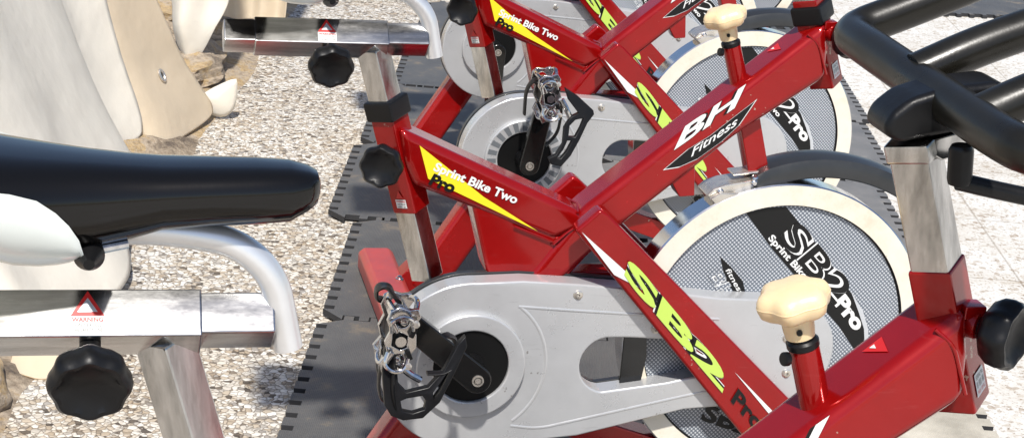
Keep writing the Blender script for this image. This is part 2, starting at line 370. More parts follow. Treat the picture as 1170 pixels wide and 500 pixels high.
def curve_plate(loops, half, bev):
    """flat plate with holes from 2D loops; returns bmesh in XY with thickness along Z"""
    c = bpy.data.curves.new('plate', 'CURVE'); c.dimensions = '2D'; c.fill_mode = 'BOTH'
    c.extrude = half; c.bevel_depth = bev; c.bevel_resolution = 2; c.offset = -bev
    for lp in loops:
        sp = c.splines.new('POLY'); sp.points.add(len(lp)-1); sp.use_cyclic_u = True
        for p, q in zip(sp.points, lp): p.co = (q[0], q[1], 0, 1)
    o = bpy.data.objects.new('plate', c); COL.objects.link(o); bpy.context.view_layer.update()
    me = bpy.data.meshes.new_from_object(o.evaluated_get(bpy.context.evaluated_depsgraph_get()))
    vs = [v.co.copy() for v in me.vertices]; fs = [tuple(p.vertices) for p in me.polygons]
    bpy.data.objects.remove(o); bpy.data.curves.remove(c); bpy.data.meshes.remove(me)
    return vs, fs
def fillet(P, r, n=8):
    P = [Vector(p) for p in P]; out = [P[0]]
    for i in range(1, len(P)-1):
        a, b, c = P[i-1], P[i], P[i+1]; d0 = (a-b); d1 = (c-b)
        q = min(r, d0.length*.49, d1.length*.49); s0 = b+d0.normalized()*q; s1 = b+d1.normalized()*q
        for k in range(n+1):
            t = k/n; out.append(s0*(1-t)**2+b*2*t*(1-t)+s1*t*t)
    out.append(P[-1]); return out
def arc(cx, cz, r, a0, a1, n):
    return [(cx+r*math.cos(math.radians(a0+(a1-a0)*i/n)), cz+r*math.sin(math.radians(a0+(a1-a0)*i/n))) for i in range(n+1)]
def diamond(r): return [(r, 0), (0, r), (-r, 0), (0, -r)]
def root(name, loc, rz, label, cat, group=None):
    o = bpy.data.objects.new(name, None); COL.objects.link(o); o.location = loc; o.rotation_euler = (0, 0, rz)
    o.empty_display_size = .1
    o['label'] = label; o['category'] = cat
    if group: o['group'] = group
    return o
def tag(o, label=None, cat=None, kind=None, group=None):
    if label: o['label'] = label
    if cat: o['category'] = cat
    if kind: o['kind'] = kind
    if group: o['group'] = group
    return o
CACHE = {}
def part(key, name, parent, fn, label=None, angle=35):
    """build a part once, later bikes get a copy of the object that shares the mesh"""
    if key in CACHE:
        o = CACHE[key].copy(); COL.objects.link(o); o.parent = parent
    else:
        b = MB(ZO); fn(b); o = b.build(name, parent, angle); CACHE[key] = o
    if label: o['label'] = label
    elif 'label' in o: del o['label']
    return o

# ------------------------------------------------------------------ the indoor cycle
def axis_seat(z): return -.556-.295*(z-.487)
def axis_head(z): return .048-.35*(z-.676)

def g_frame(b):
    # front main tube running down from the head tube to the bracket box
    b.prism([(.022, .777), (-.315, .491), (-.352, .440), (-.415, .35), (-.50, .25), (-.44, .22), (-.39, .30), (-.337, .380), (-.251, .468), (-.09, .608), (.034, .694), (.030, .735)], -.035, .035, 'red', .0135, 5)
    # seat tube strut
    b.prism([(-.585, .610), (-.315, .489), (-.300, .470), (-.352, .446), (-.560, .526), (-.575, .560)], -.0345, .0345, 'red', .0125, 5)
    # gusset box between both
    b.prism([(-.478, .510), (-.35, .455), (-.300, .440), (-.295, .425), (-.337, .372), (-.43, .372), (-.446, .395)], -.030, .030, 'red', .006, 3)
    # weld beads
    for path in ([(-.352, -.0355, .441), (-.33, -.0356, .463), (-.303, -.0355, .478)], [(-.352, -.035, .445), (-.412, -.0345, .468)], [(-.30, -.031, .430), (-.355, -.0312, .440)]):
        b.tube(fillet(path, .02), .0016, 'red', 8)
    b.tube([(-.32, -.034, .4885), (-.312, 0, .4905), (-.32, .034, .4885)], .002, 'red', 8)
    for s in (-1,):
        b.tube(fillet([(-.004, s*.030, .757), (.012, s*.036, .745), (.030, s*.0355, .700)], .01), .0018, 'red', 8)
    # rear leg
    b.beam((-.44, 0, .306), (-.650, 0, -.036), [(.037, -.028), (.037, .028), (-.037, .028), (-.037, -.028)], 'red', bev=.013, seg=4)
    b.prism([(-.70, -.03), (-.70, -.004), (-.668, .03), (-.64, .03), (-.62, -.03)], -.026, .026, 'red', .003)
    b.beam((-.40, .012, .372), (-.03, .012, .372), [(.016, -.02), (.016, .02), (-.016, .02), (-.016, -.02)], 'red', bev=.004)
    # lower spine to the front foot
    b.beam((-.44, 0, .20), (.14, 0, .0), [(.02, -.025), (.02, .025), (-.02, .025), (-.02, -.025)], 'red', bev=.004)
    # stub bracket under the main tube
    b.prism([(-.192, .548), (-.168, .511), (-.145, .513), (-.150, .565), (-.17, .58)], -.028, .006, 'red', .002)
def g_fork(b):      # the tapering leg beside the flywheel, near side and far side
    for y0, y1 in ((-.093, -.064), (.064, .093)):
        b.prism([(-.338, .481), (-.304, .513), (-.292, .506), (.045, .190), (.19, .055), (.16, -.03), (.10, -.03), (-.050, .158)], y0, y1, 'red', .005, 3)
    b.beam((-.305, -.07, .475), (-.305, .07, .475), [(.02, -.018), (.02, .018), (-.02, .018), (-.02, -.018)], 'red', bev=.003)
def g_fork_sticker(b):
    y = -.0942
    fn = lambda x, z: Vector((x, y, z))
    def line(t, w):     # t along the leg, w across (0 = lower-left edge)
        x0, z0 = -.333+t*.283, .479-t*.318
        wd = .040+.022*t
        return (x0+.73*wd*w, z0+.68*wd*w)
    y = -.0946
    b.flat([line(.005, .10), line(.34, .52), line(.20, .03)][::-1], fn, 'white')
    b.flat([line(.78, .85), line(1.05, .92), line(1.0, .80)], fn, 'white')
    y = -.0952
    q0 = line(.225, .22); q1 = line(.80, .20); q3 = line(.175, .88)
    q3 = (q0[0]+.0065, q0[1]+.030); q1 = (q1[0]+.006, q1[1]-.002)
    for bold, mt, yy in ((.125, 'white', -.0948), (.092, 'ink', -.0951), (.035, 'lime', -.0955)):
        b.text('SB2', (q0, q1, q3), yy, mt, bold)
    a0 = line(.86, .28); a1 = line(1.03, .28)
    b.text('Pro', (a0, a1, (a0[0]+.010, a0[1]+.021)), -.0950, 'ink', .03)
def g_strut_sticker(b):
    fn = lambda x, z: Vector((x, -.0356, z))
    b.flat([(-.556, .586), (-.541, .538), (-.46, .500), (-.377, .461), (-.46, .512), (-.522, .560)][::-1], fn, 'yellow')
    b.text('Sprint Bike Two', ((-.537, .5465), (-.415, .498), (-.530, .5625)), -.0362, 'white', .03)
    b.text('Pro', ((-.541, .530), (-.506, .5165), (-.533, .546)), -.0362, 'ink', .045)
def g_main_sticker(b):
    fn = lambda x, z: Vector((x, -.0356, z)); fo = lambda x, z: Vector((x, -.0359, z))
    lens = [(-.197, .556), (-.165, .586), (-.135, .606), (-.105, .632), (-.073, .659), (-.094, .622), (-.117, .598), (-.15, .572), (-.175, .560)]
    c = Vector((sum(p[0] for p in lens)/9, sum(p[1] for p in lens)/9))
    b.flat([(c.x+(x-c.x)*1.05+.000, c.y+(z-c.y)*1.05) for x, z in lens][::-1], fn, 'white')
    b.flat(lens[::-1], fo, 'ink')
    q = ((-.187, .584), (-.103, .648), (-.174, .620))
    b.text('BH', q, -.0360, 'ink', .07); b.text('BH', q, -.0364, 'white', .03)
    b.text('Fitness', ((-.160, .574), (-.098, .622), (-.157, .590)), -.0363, 'white', .012)
def g_main_warn(b):
    fn = lambda x, z: Vector((x, -.0356, z))
    fo = lambda x, z: Vector((x, -.0359, z))
    zt = lambda x: .491+.8487*(x+.315)
    T1 = lambda x, y: Vector((x-.0006, y, zt(x)+.0007)); T2 = lambda x, y: Vector((x-.0009, y, zt(x)+.0011))
    b.flat([(-.046, .012), (-.030, .012), (-.034, -.012)], T1, 'redprint')
    b.flat([(-.041, .009), (-.037, .009), (-.038, .002)], T2, 'white')
def g_seat_tube(b):
    b.beam((axis_seat(.482), 0, .482), (axis_seat(.625), 0, .625), diamond(.0275), 'red', bev=.003)
def g_seat_collar(b):
    b.beam((axis_seat(.616), 0, .616), (axis_seat(.644), 0, .644), diamond(.0335), 'black', bev=.004)
def seat_knob(b, o, ax, r=.0300):
    o = Vector(o); ax = Vector(ax).normalized()
    b.lathe([(.008, -.05), (.008, 0)], o, ax, 'black', 16)
    b.lathe([(.014, -.018), (r*.8, -.012), (r*.97, -.004), (r, .004), (r*.96, .010), (r*.86, .013), (r*.76, .0125), (r*.62, .0085), (r*.3, .006), (.002, .0055)], o, ax, 'black', 80, 8, .038)
def g_seat_sticker(b):
    # small warning label low on the diagonal face of the seat tube
    t = Vector((-.295, 0, 1)).normalized(); u = Vector((-1, 0, -.295)).normalized(); v = Vector((0, -1, 0))
    nrm = (u+v).normalized(); side = (v-u).normalized()
    c0 = Vector((axis_seat(.500), 0, .500))+nrm*.0200
    fn = lambda a, h: c0+side*a+t*h+nrm*.0004
    b.flat([(-.009, -.009), (.009, -.009), (.009, .004), (-.009, .004)], fn, 'white')
    fn2 = lambda a, h: c0+side*a+t*h+nrm*.0008
    b.flat([(-.006, .006), (.006, .006), (0, .018)], fn2, 'redprint')
    b.text('WARNING', ((-.008, 0), (.008, 0), (-.008, .003)), 0, 'redprint', .02, fn2)
    b.text('read manual', ((-.007, -.004), (.007, -.004), (-.007, -.001)), 0, 'ink', 0, fn2)
    b.text('before use', ((-.007, -.008), (.007, -.008), (-.007, -.005)), 0, 'ink', 0, fn2)
def g_seat_post(dz):
    def f(b):
        b.beam((axis_seat(.378)-.002, 0, .378), (axis_seat(.745+dz), 0, .745+dz), diamond(.0240), 'alu', bev=.0025)
    return f
def g_slider(dz):
    z = .757+dz
    def f(b):
        b.beam((-.786, 0, z), (-.604, 0, z), diamond(.0275), 'aluh', bev=.0018)
        b.beam((-.827, 0, z), (-.548, 0, z+.001), diamond(.0238), 'aluh', bev=.0022)
    return f
def g_slider_sticker(dz):
    z = .757+dz
    def f(b):
        nrm = Vector((0, -1, 1)).normalized(); dn = Vector((0, -1, -1)).normalized()
        c0 = Vector((-.689, 0, z))+nrm*.01965
        fn = lambda x, h: c0+Vector((x, 0, 0))-dn*h+nrm*.0002
        f2 = lambda x, h: c0+Vector((x, 0, 0))-dn*h+nrm*.0005
        b.flat([(-.0125, -.017), (.0125, -.017), (.0125, -.003), (-.0125, -.003)], fn, 'white')
        b.flat([(-.0125, -.0028), (.0125, -.0028), (0, .0175)], fn, 'redprint')
        b.flat([(-.0075, .0002), (.0075, .0002), (0, .0118)], f2, 'foil')
        b.text('WARNING', ((-.0115, -.0078), (.0115, -.0078), (-.0115, -.0042)), 0, 'redprint', .03, f2)
        b.text('DON\'T EXCEED', ((-.011, -.0118), (.011, -.0118), (-.011, -.0090)), 0, 'ink', 0, f2)
        b.text('THE SAFETY LINE', ((-.011, -.0158), (.011, -.0158), (-.011, -.0130)), 0, 'ink', 0, f2)
    return f
def g_slider_knob(dz):
    z = .757+dz
    def f(b): seat_knob(b, (-.687, -.056, z-.0235), (0, -.9, -.28), .0305)
    return f
def g_stay(dz):
    d = dz
    def f(b):
        b.tube(fillet([(-.536, 0, .735+d), (-.549, 0, .795+d), (-.578, 0, .822+d), (-.63, 0, .832+d), (-.74, 0, .832+d)], .035, 10), .0116, 'satin', 20)
        b.tube(fillet([(-.66, -.02, .828+d), (-.70, -.028, .822+d), (-.78, -.03, .835+d)], .03), .004, 'chrome', 10)
    return f
SAD = [(-.5165, .004, .872, .862), (-.519, .015, .879, .854), (-.526, .023, .882, .849), (-.54, .029, .885, .841), (-.565, .033, .886, .839), (-.60, .036, .886, .838), (-.635, .039, .886, .835),
       (-.66, .041, .8875, .827), (-.69, .047, .890, .820), (-.72, .056, .893, .818), (-.755, .067, .897, .818), (-.80, .080, .901, .820), (-.825, .076, .898, .828), (-.836, .05, .888, .838)]
def loft(b, secs, mt, k=.0):
    n = 36; vs = []
    for x, w, t, o in secs:
        c = (t*.55+o*.45)
        for j in range(n):
            a = 2*PI*j/n; ca, sa = math.cos(a), math.sin(a); e = .62
            y = w*math.copysign(abs(ca)**e, ca)
            z = c+((t-c) if sa > 0 else (c-o))*math.copysign(abs(sa)**.8, sa)
            if sa < 0: y *= 1-.35*abs(sa)**2
            vs.append((x, y, z))
    m = len(secs); fs = [(i*n+j, i*n+(j+1) % n, (i+1)*n+(j+1) % n, (i+1)*n+j) for i in range(m-1) for j in range(n)]
    fs += [tuple(range(n)), tuple(range((m-1)*n, m*n))]
    b.add(vs, fs, mt)
def g_saddle(dz):
    def f(b):
        loft(b, [(x, w, t+dz, o+dz) for x, w, t, o in SAD], 'vinyl')
    return f
def g_piping(dz):
    def f(b):
        for s_ in (-1, 1):
            pts = []
            for x, w, t, o in SAD[3:-1]:
                c = t*.55+o*.45; a = .62
                y = w*abs(math.cos(a))**.62; z = c+(t-c)*abs(math.sin(a))**.8
                pts.append((x, s_*(y+.0002), z+dz+.0002))
            b.tube(pts, .0011, 'piping', 8)
    return f
def g_saddle_shell(dz):
    def f(b):
        n = 22; vs = []; xs = [-.690, -.695, -.702, -.711, -.724, -.742, -.765, -.79, -.815, -.83]
        tops = [.820, .840, .853, .864, .875, .882, .887, .889, .886, .880]
        ws = [.040, .048, .054, .0585, .064, .071, .079, .087, .092, .086]
        for x, t, w, o in zip(xs, tops, ws, [.818, .816, .812, .810, .809, .811, .818, .830, .842, .852]):
            for j in range(n):
                a = PI+PI*j/(n-1); ca, sa = math.cos(a), math.sin(a)
                vs.append((x, w*math.copysign(abs(ca)**.6, ca)*(1-.25*abs(sa)**3), t+dz-(t-o)*abs(sa)**.8))
        m = len(xs); fs = [(i*n+j, i*n+j+1, (i+1)*n+j+1, (i+1)*n+j) for i in range(m-1) for j in range(n-1)]
        b.add(vs, fs, 'shell')
    return f
def g_saddle_clamp(dz):
    def f(b):
        b.lathe([(.004, -.05), (.010, -.034), (.0115, -.031), (.0115, .03), (.004, .03)], (-.688, 0, .822+dz), (0, 1, 0), 'black', 24)
    return f
def g_head_tube(b):
    b.beam((axis_head(.676), 0, .676), (axis_head(.805), 0, .805), diamond(.0268), 'red', bev=.0028)
def g_head_sticker(b):
    t = Vector((-.35, 0, 1)).normalized(); u = Vector((1, 0, .35)).normalized(); v = Vector((0, -1, 0))
    nrm = (u+v).normalized(); side = (u-v).normalized()
    c0 = Vector((axis_head(.697), 0, .697))+nrm*.0194
    fn = lambda a, h: c0+side*a+t*h+nrm*.0004
    f2 = lambda a, h: c0+side*a+t*h+nrm*.0008
    b.flat([(-.010, -.010), (.010, -.010), (.010, .012), (-.010, .012)], fn, 'white')
    b.text('SERIAL No', ((-.008, .006), (.008, .006), (-.008, .010)), 0, 'ink', 0, f2)
    b.text('II IIII III', ((-.008, -.002), (.008, -.002), (-.008, .004)), 0, 'ink', 0, f2)
    b.text('MAX 130 KG', ((-.008, -.008), (.008, -.008), (-.008, -.004)), 0, 'redprint', 0, f2)
def g_head_collar(b):
    b.beam((axis_head(.767), 0, .770), (axis_head(.795), 0, .797), diamond(.0335), 'black', bev=.004)
def g_head_knob(b):
    ax = Vector((.62, -.78, 0)).normalized(); base = Vector((axis_head(.755), 0, .757))
    b.lathe([(.012, .012), (.012, .030), (.010, .031)], base, ax, 'red', 20)
    b.box(base+ax*.02+Vector((0, 0, .012)), (.02, .02, .012), 'red')
    seat_knob(b, base+ax*.052, ax, .0300)
def g_post_front(b):
    b.beam((axis_head(.79), 0, .79), (axis_head(.904), 0, .904), diamond(.0240), 'alu', bev=.0022)
    b.beam((axis_head(.898), 0, .898), (axis_head(.914), 0, .914), diamond(.0275), 'alu', bev=.003)
    b.prism([(-.040, .912), (.022, .930), (.030, .926), (.028, .914), (-.014, .898)], -.016, .016, 'alu', .002)
def g_handlebar(b):
    r = .0178; zc = .950
    xb = -.015
    b.tube(fillet([(.22, -.165, .998), (.06, -.165, zc-.004), (xb+.004, -.150, zc-.006), (xb, -.10, zc-.006), (xb, .16, zc+.002), (xb+.003, .213, zc+.002), (.05, .215, .976), (.22, .215, 1.05)], .045, 10), r, 'foam', 24)
    for y, z in ((.052, zc+.004), (-.056, zc-.006)):
        b.tube(fillet([(xb, y, z), (.035, y, z+.024), (.20, y, z+.085)], .03), r*.98, 'foam', 24)
    b.tube(fillet([(.20, .052, 1.04), (.235, .052, 1.055), (.235, -.056, 1.045), (.20, -.056, 1.03)], .03), r*.98, 'foam', 24)
def g_bar_clamp(b):
    b.prism([(-.070, .921), (-.066, .936), (-.050, .950), (-.02, .960), (.026, .966), (.038, .958), (.036, .938), (.020, .928), (-.055, .913)], -.020, .026, 'black', .007, 4)
def g_cable_stop(b):
    b.lathe([(.004, 0), (.009, 0), (.010, .004), (.010, .028), (.008, .032), (.004, .032)], (-.014, -.05, .890), (-.1, 0, 1), 'black', 24)
    b.tube(fillet([(-.015, -.05, .892), (.02, -.052, .885), (.09, -.06, .874), (.16, -.06, .885)], .03), .0075, 'black', 16)
def g_brake_tube(b):
    b.tube([(-.0870, 0, .675), (-.106, 0, .733)], .0132, 'red', 24)
    b.lathe([(.0132, 0), (.0140, .001), (.0140, .006), (.012, .008), (.008, .008)], (-.1055, 0, .7305), (-.31, 0, .95), 'black', 24)
    b.lathe([(.004, 0), (.006, .001), (.006, .005), (.004, .006)], (-.120, -.006, .722), (-1, -.35, .1), 'black', 16)
    b.beam((-.045, 0, .545), (-.072, 0, .635), [(.016, -.014), (.016, .014), (-.016, .014), (-.016, -.014)], 'red', bev=.003)
def g_brake_stem(b):
    b.tube([(-.107, 0, .734), (-.115, 0, .760)], .0080, 'chrome', 20)
def g_brake_knob(b):
    ax = Vector((-.30, 0, .95)).normalized(); r = .0300; c = Vector((-.1190, 0, .7700))
    b.lathe([(.009, -.032), (.0125, -.031), (.0135, -.024), (.014, -.014), (.018, -.0105), (r*.80, -.0095), (r*.94, -.006), (r, .000), (r, .0025), (r*1.012, .0028), (r*1.012, .0036), (r, .0039), (r*.985, .007), (r*.90, .0115), (r*.78, .0135), (r*.64, .0145), (r*.3, .0155), (.002, .016)],
            c, ax, 'wax', 96, 6, .072)
    b.lathe([(.0026, 0), (.0026, .003)], c-ax*.0225+Vector((-.004, -.0125, 0)), (-.3, -.95, 0), 'ink', 12)
def g_brake_bracket(b):
    b.prism([(-.128, .514), (-.118, .524), (-.10, .531), (-.060, .538), (-.036, .540), (-.034, .527), (-.07, .508), (-.116, .504)], -.030, .018, 'steel', .003)
    b.prism([(-.125, .512), (-.11, .521), (-.06, .521), (-.045, .512), (-.052, .506), (-.115, .503)], -.040, -.031, 'steel', .002)
    b.box((-.062, -.005, .5455), (.05, .03, .004), 'steel', (-.1, 'Y'))
    for x, z in ((-.058, .535), (-.108, .521)):
        b.lathe([(.005, 0), (.005, .004), (.003, .006)], (x, -.030, z), (0, -1, 0), 'chrome', 12)
def g_fender(b):
    # swept plastic guard over the flywheel
    n = 26; vs = []; prof = [(-.030, -.020), (-.031, -.006), (-.026, .0), (-.012, .0035), (0, .0042), (.012, .0035), (.026, .0), (.031, -.006), (.030, -.020)]
    k = len(prof)
    for i in range(n+1):
        a = math.radians(104-i*(104-46)/n); rr = .2445+.056*(i/n)
        for y, h in prof:
            q = rr+h+(.006*math.sin(min(1, i/3)*PI/2) if abs(y) < .029 else 0)
            if i == 0 and h < -.01: q += .010
            vs.append((q*math.cos(a), y, .30+q*math.sin(a)))
    fs = [(i*k+j, i*k+j+1, (i+1)*k+j+1, (i+1)*k+j) for i in range(n) for j in range(k-1)]
    o = len(vs)
    vs2 = [(x*.992, y*.93, .30+(z-.30)*.992) for x, y, z in vs]
    fs += [tuple(o+q for q in f[::-1]) for f in fs]
    for i in range(n):
        for j in (0, k-1): fs.append((i*k+j, (i+1)*k+j, o+(i+1)*k+j, o+i*k+j))
    for j in range(k-1): fs.append((j, j+1, o+j+1, o+j)); fs.append((n*k+j, n*k+j+1, o+n*k+j+1, o+n*k+j))
    b.add(vs+vs2, fs, 'grayplastic')
    b.lathe([(.005, 0), (.005, .003), (.003, .005)], (-.055, -.026, .540), (-.2, -.5, .8), 'chrome', 12)
def g_flywheel(b):
    yn = -.041
    prof = [(.0, yn+.006), (.2015, yn+.006), (.2035, yn+.004), (.2040, yn), (.2340, yn), (.2360, yn+.002), (.2360, .000), (.2340, .002), (.205, .002), (.203, -.003), (0.0, -.003)]
    mats = ['dots', 'ink', 'ink', 'ivory', 'tread', 'tread', 'tread', 'ivory', 'ink', 'dots']
    b.lathe(prof, (0, 0, .30), (0, 1, 0), 'ivory', 128, mats=mats)
def g_flywheel_sticker(b):
    y = -.0354; fn = lambda x, z: Vector((x, y, z)); fo = lambda x, z: Vector((x, y-.0004, z))
    # wide black band
    b.flat([(-.066, .490), (-.035, .498), (-.005, .500), (.045, .448), (.100, .385), (.140, .335), (.153, .305), (.143, .262), (.105, .310), (.045, .370), (-.02, .436)][::-1], fn, 'ink')
    b.flat([(.116, .367), (.140, .335), (.153, .305), (.157, .280), (.146, .240), (.152, .275), (.146, .306), (.134, .332)][::-1], fo, 'foil')
    for bold, mt, yy in ((.045, 'white', -.0360), (.008, 'ink', -.0363)):
        b.text('SB2', ((-.012, .452), (.092, .344), (.018, .480)), yy, mt, bold)
    b.text('Sprint Bike Two', ((-.030, .448), (.066, .352), (-.020, .458)), -.0361, 'white', .03)
    b.text('Pro', ((.090, .347), (.132, .300), (.107, .364)), -.0361, 'white', .05)
    # small lens shaped emblem
    def lens(ox, oz, rot, flip=1):
        c, s_ = math.cos(rot), math.sin(rot)
        T = lambda x, z: (ox+x*c-z*s_, oz+x*s_+z*c)
        b.flat([T(*p) for p in ((-.045, 0), (-.02, .006), (.01, .010), (.045, 0), (.02, -.010), (-.012, -.010))][::-1], fn, 'ink')
        b.text('fitness', (T(-.022, -.004), T(.026, -.005), T(-.020, .004)), -.0361, 'white', .01)
        for bold, mt, yy in ((.05, 'white', -.0361), (.02, 'dots', -.0363)):
            b.text('BH', (T(-.032, -.030), T(.020, -.030), T(-.026, -.008)), yy, mt, bold)
    lens(-.072, .386, -.95); lens(-.03, .180, -.6)
    b.text('SB2', ((-.10, .160), (-.02, .130), (-.09, .186)), -.0361, 'ink', .04)
def guard_loops():
    out = arc(-.469, .266, .1285, 275, 88, 40)+[(-.40, .397), (-.32, .392), (-.20, .381), (-.10, .369)]+arc(.004, .283, .083, 80, -78, 24)+[(-.139, .192), (-.30, .153)]
    slot = arc(-.262, .266, .043, 262, 100, 14)+[(-.235, .308), (-.13, .302)]+arc(-.085, .277, .022, 75, -70, 8)+[(-.17, .236)]
    hole = arc(-.469, .27, .0548, 0, 352.5, 47)
    return out, slot, hole
def g_guard(b):
    out, slot, hole = guard_loops()
    vs, fs = curve_plate([out, slot, hole], .014, .0035)
    T = lambda v: Vector((v.x, -.050+v.z, v.y))
    b.add([T(v) for v in vs], fs, 'silver')
    # raised round cover about the crank
    vs, fs = curve_plate([arc(-.469, .27, .0800, 0, 357, 100), hole], .0095, .0030)
    b.add([Vector((v.x, -.0655+v.z, v.y)) for v in vs], fs, 'silver')
    # pressed ribs
    yy = -.0668
    rib = arc(-.469, .268, .112, 52, -52, 26)
    up = [(x, yy, z) for x, z in rib[:1]]
    b.tube([(x, yy, z) for x, z in rib], .0030, 'silver', 10, flat=(.55, 1), upv=(0, 1, 0))
    b.tube(fillet([(-.404, yy, .358), (-.33, yy, .352), (-.20, yy, .343), (-.10, yy, .336)], .05), .0028, 'silver', 10, flat=(.55, 1), upv=(0, 1, 0))
    b.tube(fillet([(-.402, yy, .172), (-.36, yy, .166), (-.10, yy, .223), (0, yy, .232)], .05), .0028, 'silver', 10, flat=(.55, 1), upv=(0, 1, 0))
def g_guard_back(b):
    out, slot, hole = guard_loops()
    cx, cz = -.25, .27
    sh = [(cx+(x-cx)*1.004, cz+(z-cz)*1.012+.0005) for x, z in out]
    vs, fs = curve_plate([sh, slot], .0045, .001)
    b.add([Vector((v.x, -.0265+v.z, v.y)) for v in vs], fs, 'grayplastic')
def g_slot_shade_plate(b):  # added black plate stands in for shade on the rim behind the slot
    b.prism([(-.236, .200), (-.236, .330), (-.205, .330), (-.198, .27), (-.207, .20)], -.047, -.0435, 'blackgloss', .001)
BOLTS = ((-.196, .322), (-.100, .2345), (.016, .2487), (.010, .305), (-.318, .376))
def g_bolt(k):
    def f(b):
        x, z = BOLTS[k]
        b.lathe([(.0, .0005), (.0072, .0005), (.0072, .0015), (.0055, .0025), (.0042, .0026), (.0042, .0045), (.0025, .0048), (.0022, .002), (.0, .002)], (x, -.0668, z), (0, -1, 0), 'steel', 24)
    return f
def g_hub(b):
    b.lathe([(.0, .0), (.0545, .0), (.0545, .004)], (-.469, -.0690, .27), (0, -1, 0), 'void', 48)
    b.lathe([(.0, .0), (.056, .0)], (-.469, -.040, .27), (0, -1, 0), 'void', 40)
    b.lathe([(.036, 0), (.036, .012), (.030, .018), (.020, .020), (.018, .055)], (-.469, -.045, .27), (0, -1, 0), 'black', 40)
def crank_dirs(ang):
    return Vector((math.cos(ang), 0, math.sin(ang)))
def g_crank(ang):
    def f(b):
        d = crank_dirs(ang); o = Vector((-.469, -.118, .27)); L = .137
        p = Vector((-d.z, 0, d.x))
        pts = []
        for a in range(13): t = PI/2+PI*a/12; pts.append(o+d*math.cos(t)*.020+p*math.sin(t)*.020)
        for a in range(13): t = -PI/2+PI*a/12; pts.append(o+d*L+d*math.cos(t)*.0175+p*math.sin(t)*.0175)
        b.prism([(v.x, v.z) for v in pts], -.126, -.109, 'blackgloss', .004, 3)
        q = [o+d*.02+p*.009, o+d*.115+p*.007, o+d*.115-p*.007, o+d*.02-p*.009]
        b.lathe([(.0085, 0), (.0085, .003), (.006, .003), (.006, .001), (.0045, .001), (.0045, .003), (.002, .003)], o+Vector((0, -.007, 0)), (0, -1, 0), 'steel', 24)
        # far side arm
        o2 = Vector((-.469, .118, .27)); pts2 = [(v.x*2-2*0, v.z) for v in pts]
        pts3 = []
        for a in range(13): t = PI/2+PI*a/12; w = o-d*math.cos(t)*.020-p*math.sin(t)*.020; pts3.append(w)
        for a in range(13): t = -PI/2+PI*a/12; w = o-d*L-d*math.cos(t)*.0150-p*math.sin(t)*.0150; pts3.append(w)
        b.prism([(v.x, v.z) for v in pts3], .109, .126, 'blackgloss', .004, 3)
        b.tube([(-.469, -.11, .27), (-.469, .11, .27)], .011, 'steel', 20)
    return f
def pedal_geo(b, c, rot, side=-1):
    """metal pedal body about c, long axis turned by rot in the x-z plane, stacked along y"""
    R = Matrix.Rotation(rot, 3, 'Y'); c = Vector(c)
    T = lambda x, y, z: c+R @ Vector((x, y*(-side), z))
    # spindle
    b.tube([T(0, .045, 0), T(0, -.045, 0)], [.0085, .0075], 'chrome', 16)
    b.lathe([(.012, 0), (.013, .004), (.009, .008)], T(0, .030, 0), T(0, 1, 0)-c, 'chrome', 20)
    # two irregular side cheeks with cut outs
    cheek = [(-.020, .040), (-.010, .047), (.004, .044), (.016, .047), (.022, .036), (.015, .022), (.020, .010), (.023, -.008), (.016, -.020), (.020, -.034), (.010, -.046), (-.006, -.043), (-.018, -.047), (-.023, -.034), (-.015, -.020), (-.021, -.004), (-.016, .012), (-.023, .026)]
    holes = [arc(-.002, .028, .0095, 0, 330, 11), arc(.002, -.028, .0095, 0, 330, 11), [(-.012, .010), (-.004, .013), (.008, .008), (.010, -.008), (.002, -.013), (-.011, -.008)]]
    for s in (1, -1):
        b.tube(fillet([T(-.016, -.050, .014*s), T(-.020, -.054, .030*s), T(-.006, -.056, .040*s), T(.010, -.054, .036*s), T(.012, -.050, .020*s)], .008), .0030, 'chrome', 8)
        b.box(T(.013, -.046, .016*s), (.007, .010, .014), 'black', (.4*s, 'Y'), .0015)
        b.box(T(-.013, -.048, .022*s), (.006, .008, .018), 'chrome', (-.5*s, 'Y'), .0015)
        b.lathe([(.0, .0), (.0048, .0), (.0048, .005), (.002, .006)], T(.014, -.050, .030*s), T(0, -1, 0)-c, 'steel', 10)
    for y in (-.038, .022):
        vs, fs = curve_plate([cheek]+holes, .0025, .0012)
        b.add([T(v.x, y+v.z, v.y) for v in vs], fs, 'chrome')
    # jaws, cross bars, springs and bolts
    for s in (1, -1):
        b.tube(fillet([T(.014, -.038, .040*s), T(.020, -.01, .050*s), T(.014, .022, .040*s)], .02), .0040, 'chrome', 10)
        b.tube(fillet([T(-.014, -.038, .040*s), T(-.020, -.01, .044*s), T(-.014, .022, .040*s)], .02), .0036, 'chrome', 10)
        sp = [T(.0075*math.cos(k*.9), -.026+k*.0011, .026*s+.0075*math.sin(k*.9)) for k in range(36)]
        b.tube(sp, .0016, 'chrome', 8)
        b.tube([T(0, -.042, .026*s), T(0, .026, .026*s)], .0038, 'steel', 12)
        b.lathe([(.0055, 0), (.0055, .003), (.003, .004)], T(0, -.041, .028*s), T(0, -1, 0)-c, 'chrome', 6)
        b.beam(T(.011, -.034, .012*s), T(.016, .018, .014*s), [(.004, -.008), (.004, .008), (-.004, .008), (-.004, -.008)], 'chrome', up=R @ Vector((0, 0, 1)), bev=.0012)
        b.beam(T(-.016, -.030, .034*s), T(-.013, .018, .030*s), [(.003, -.007), (.003, .007), (-.003, .007), (-.003, -.007)], 'chrome', up=R @ Vector((0, 0, 1)), bev=.0012)
    b.beam(T(0, -.036, 0), T(0, .022, 0), [(.012, -.014), (.012, .014), (-.012, .014), (-.012, -.014)], 'black', up=R @ Vector((0, 0, 1)), bev=.003)
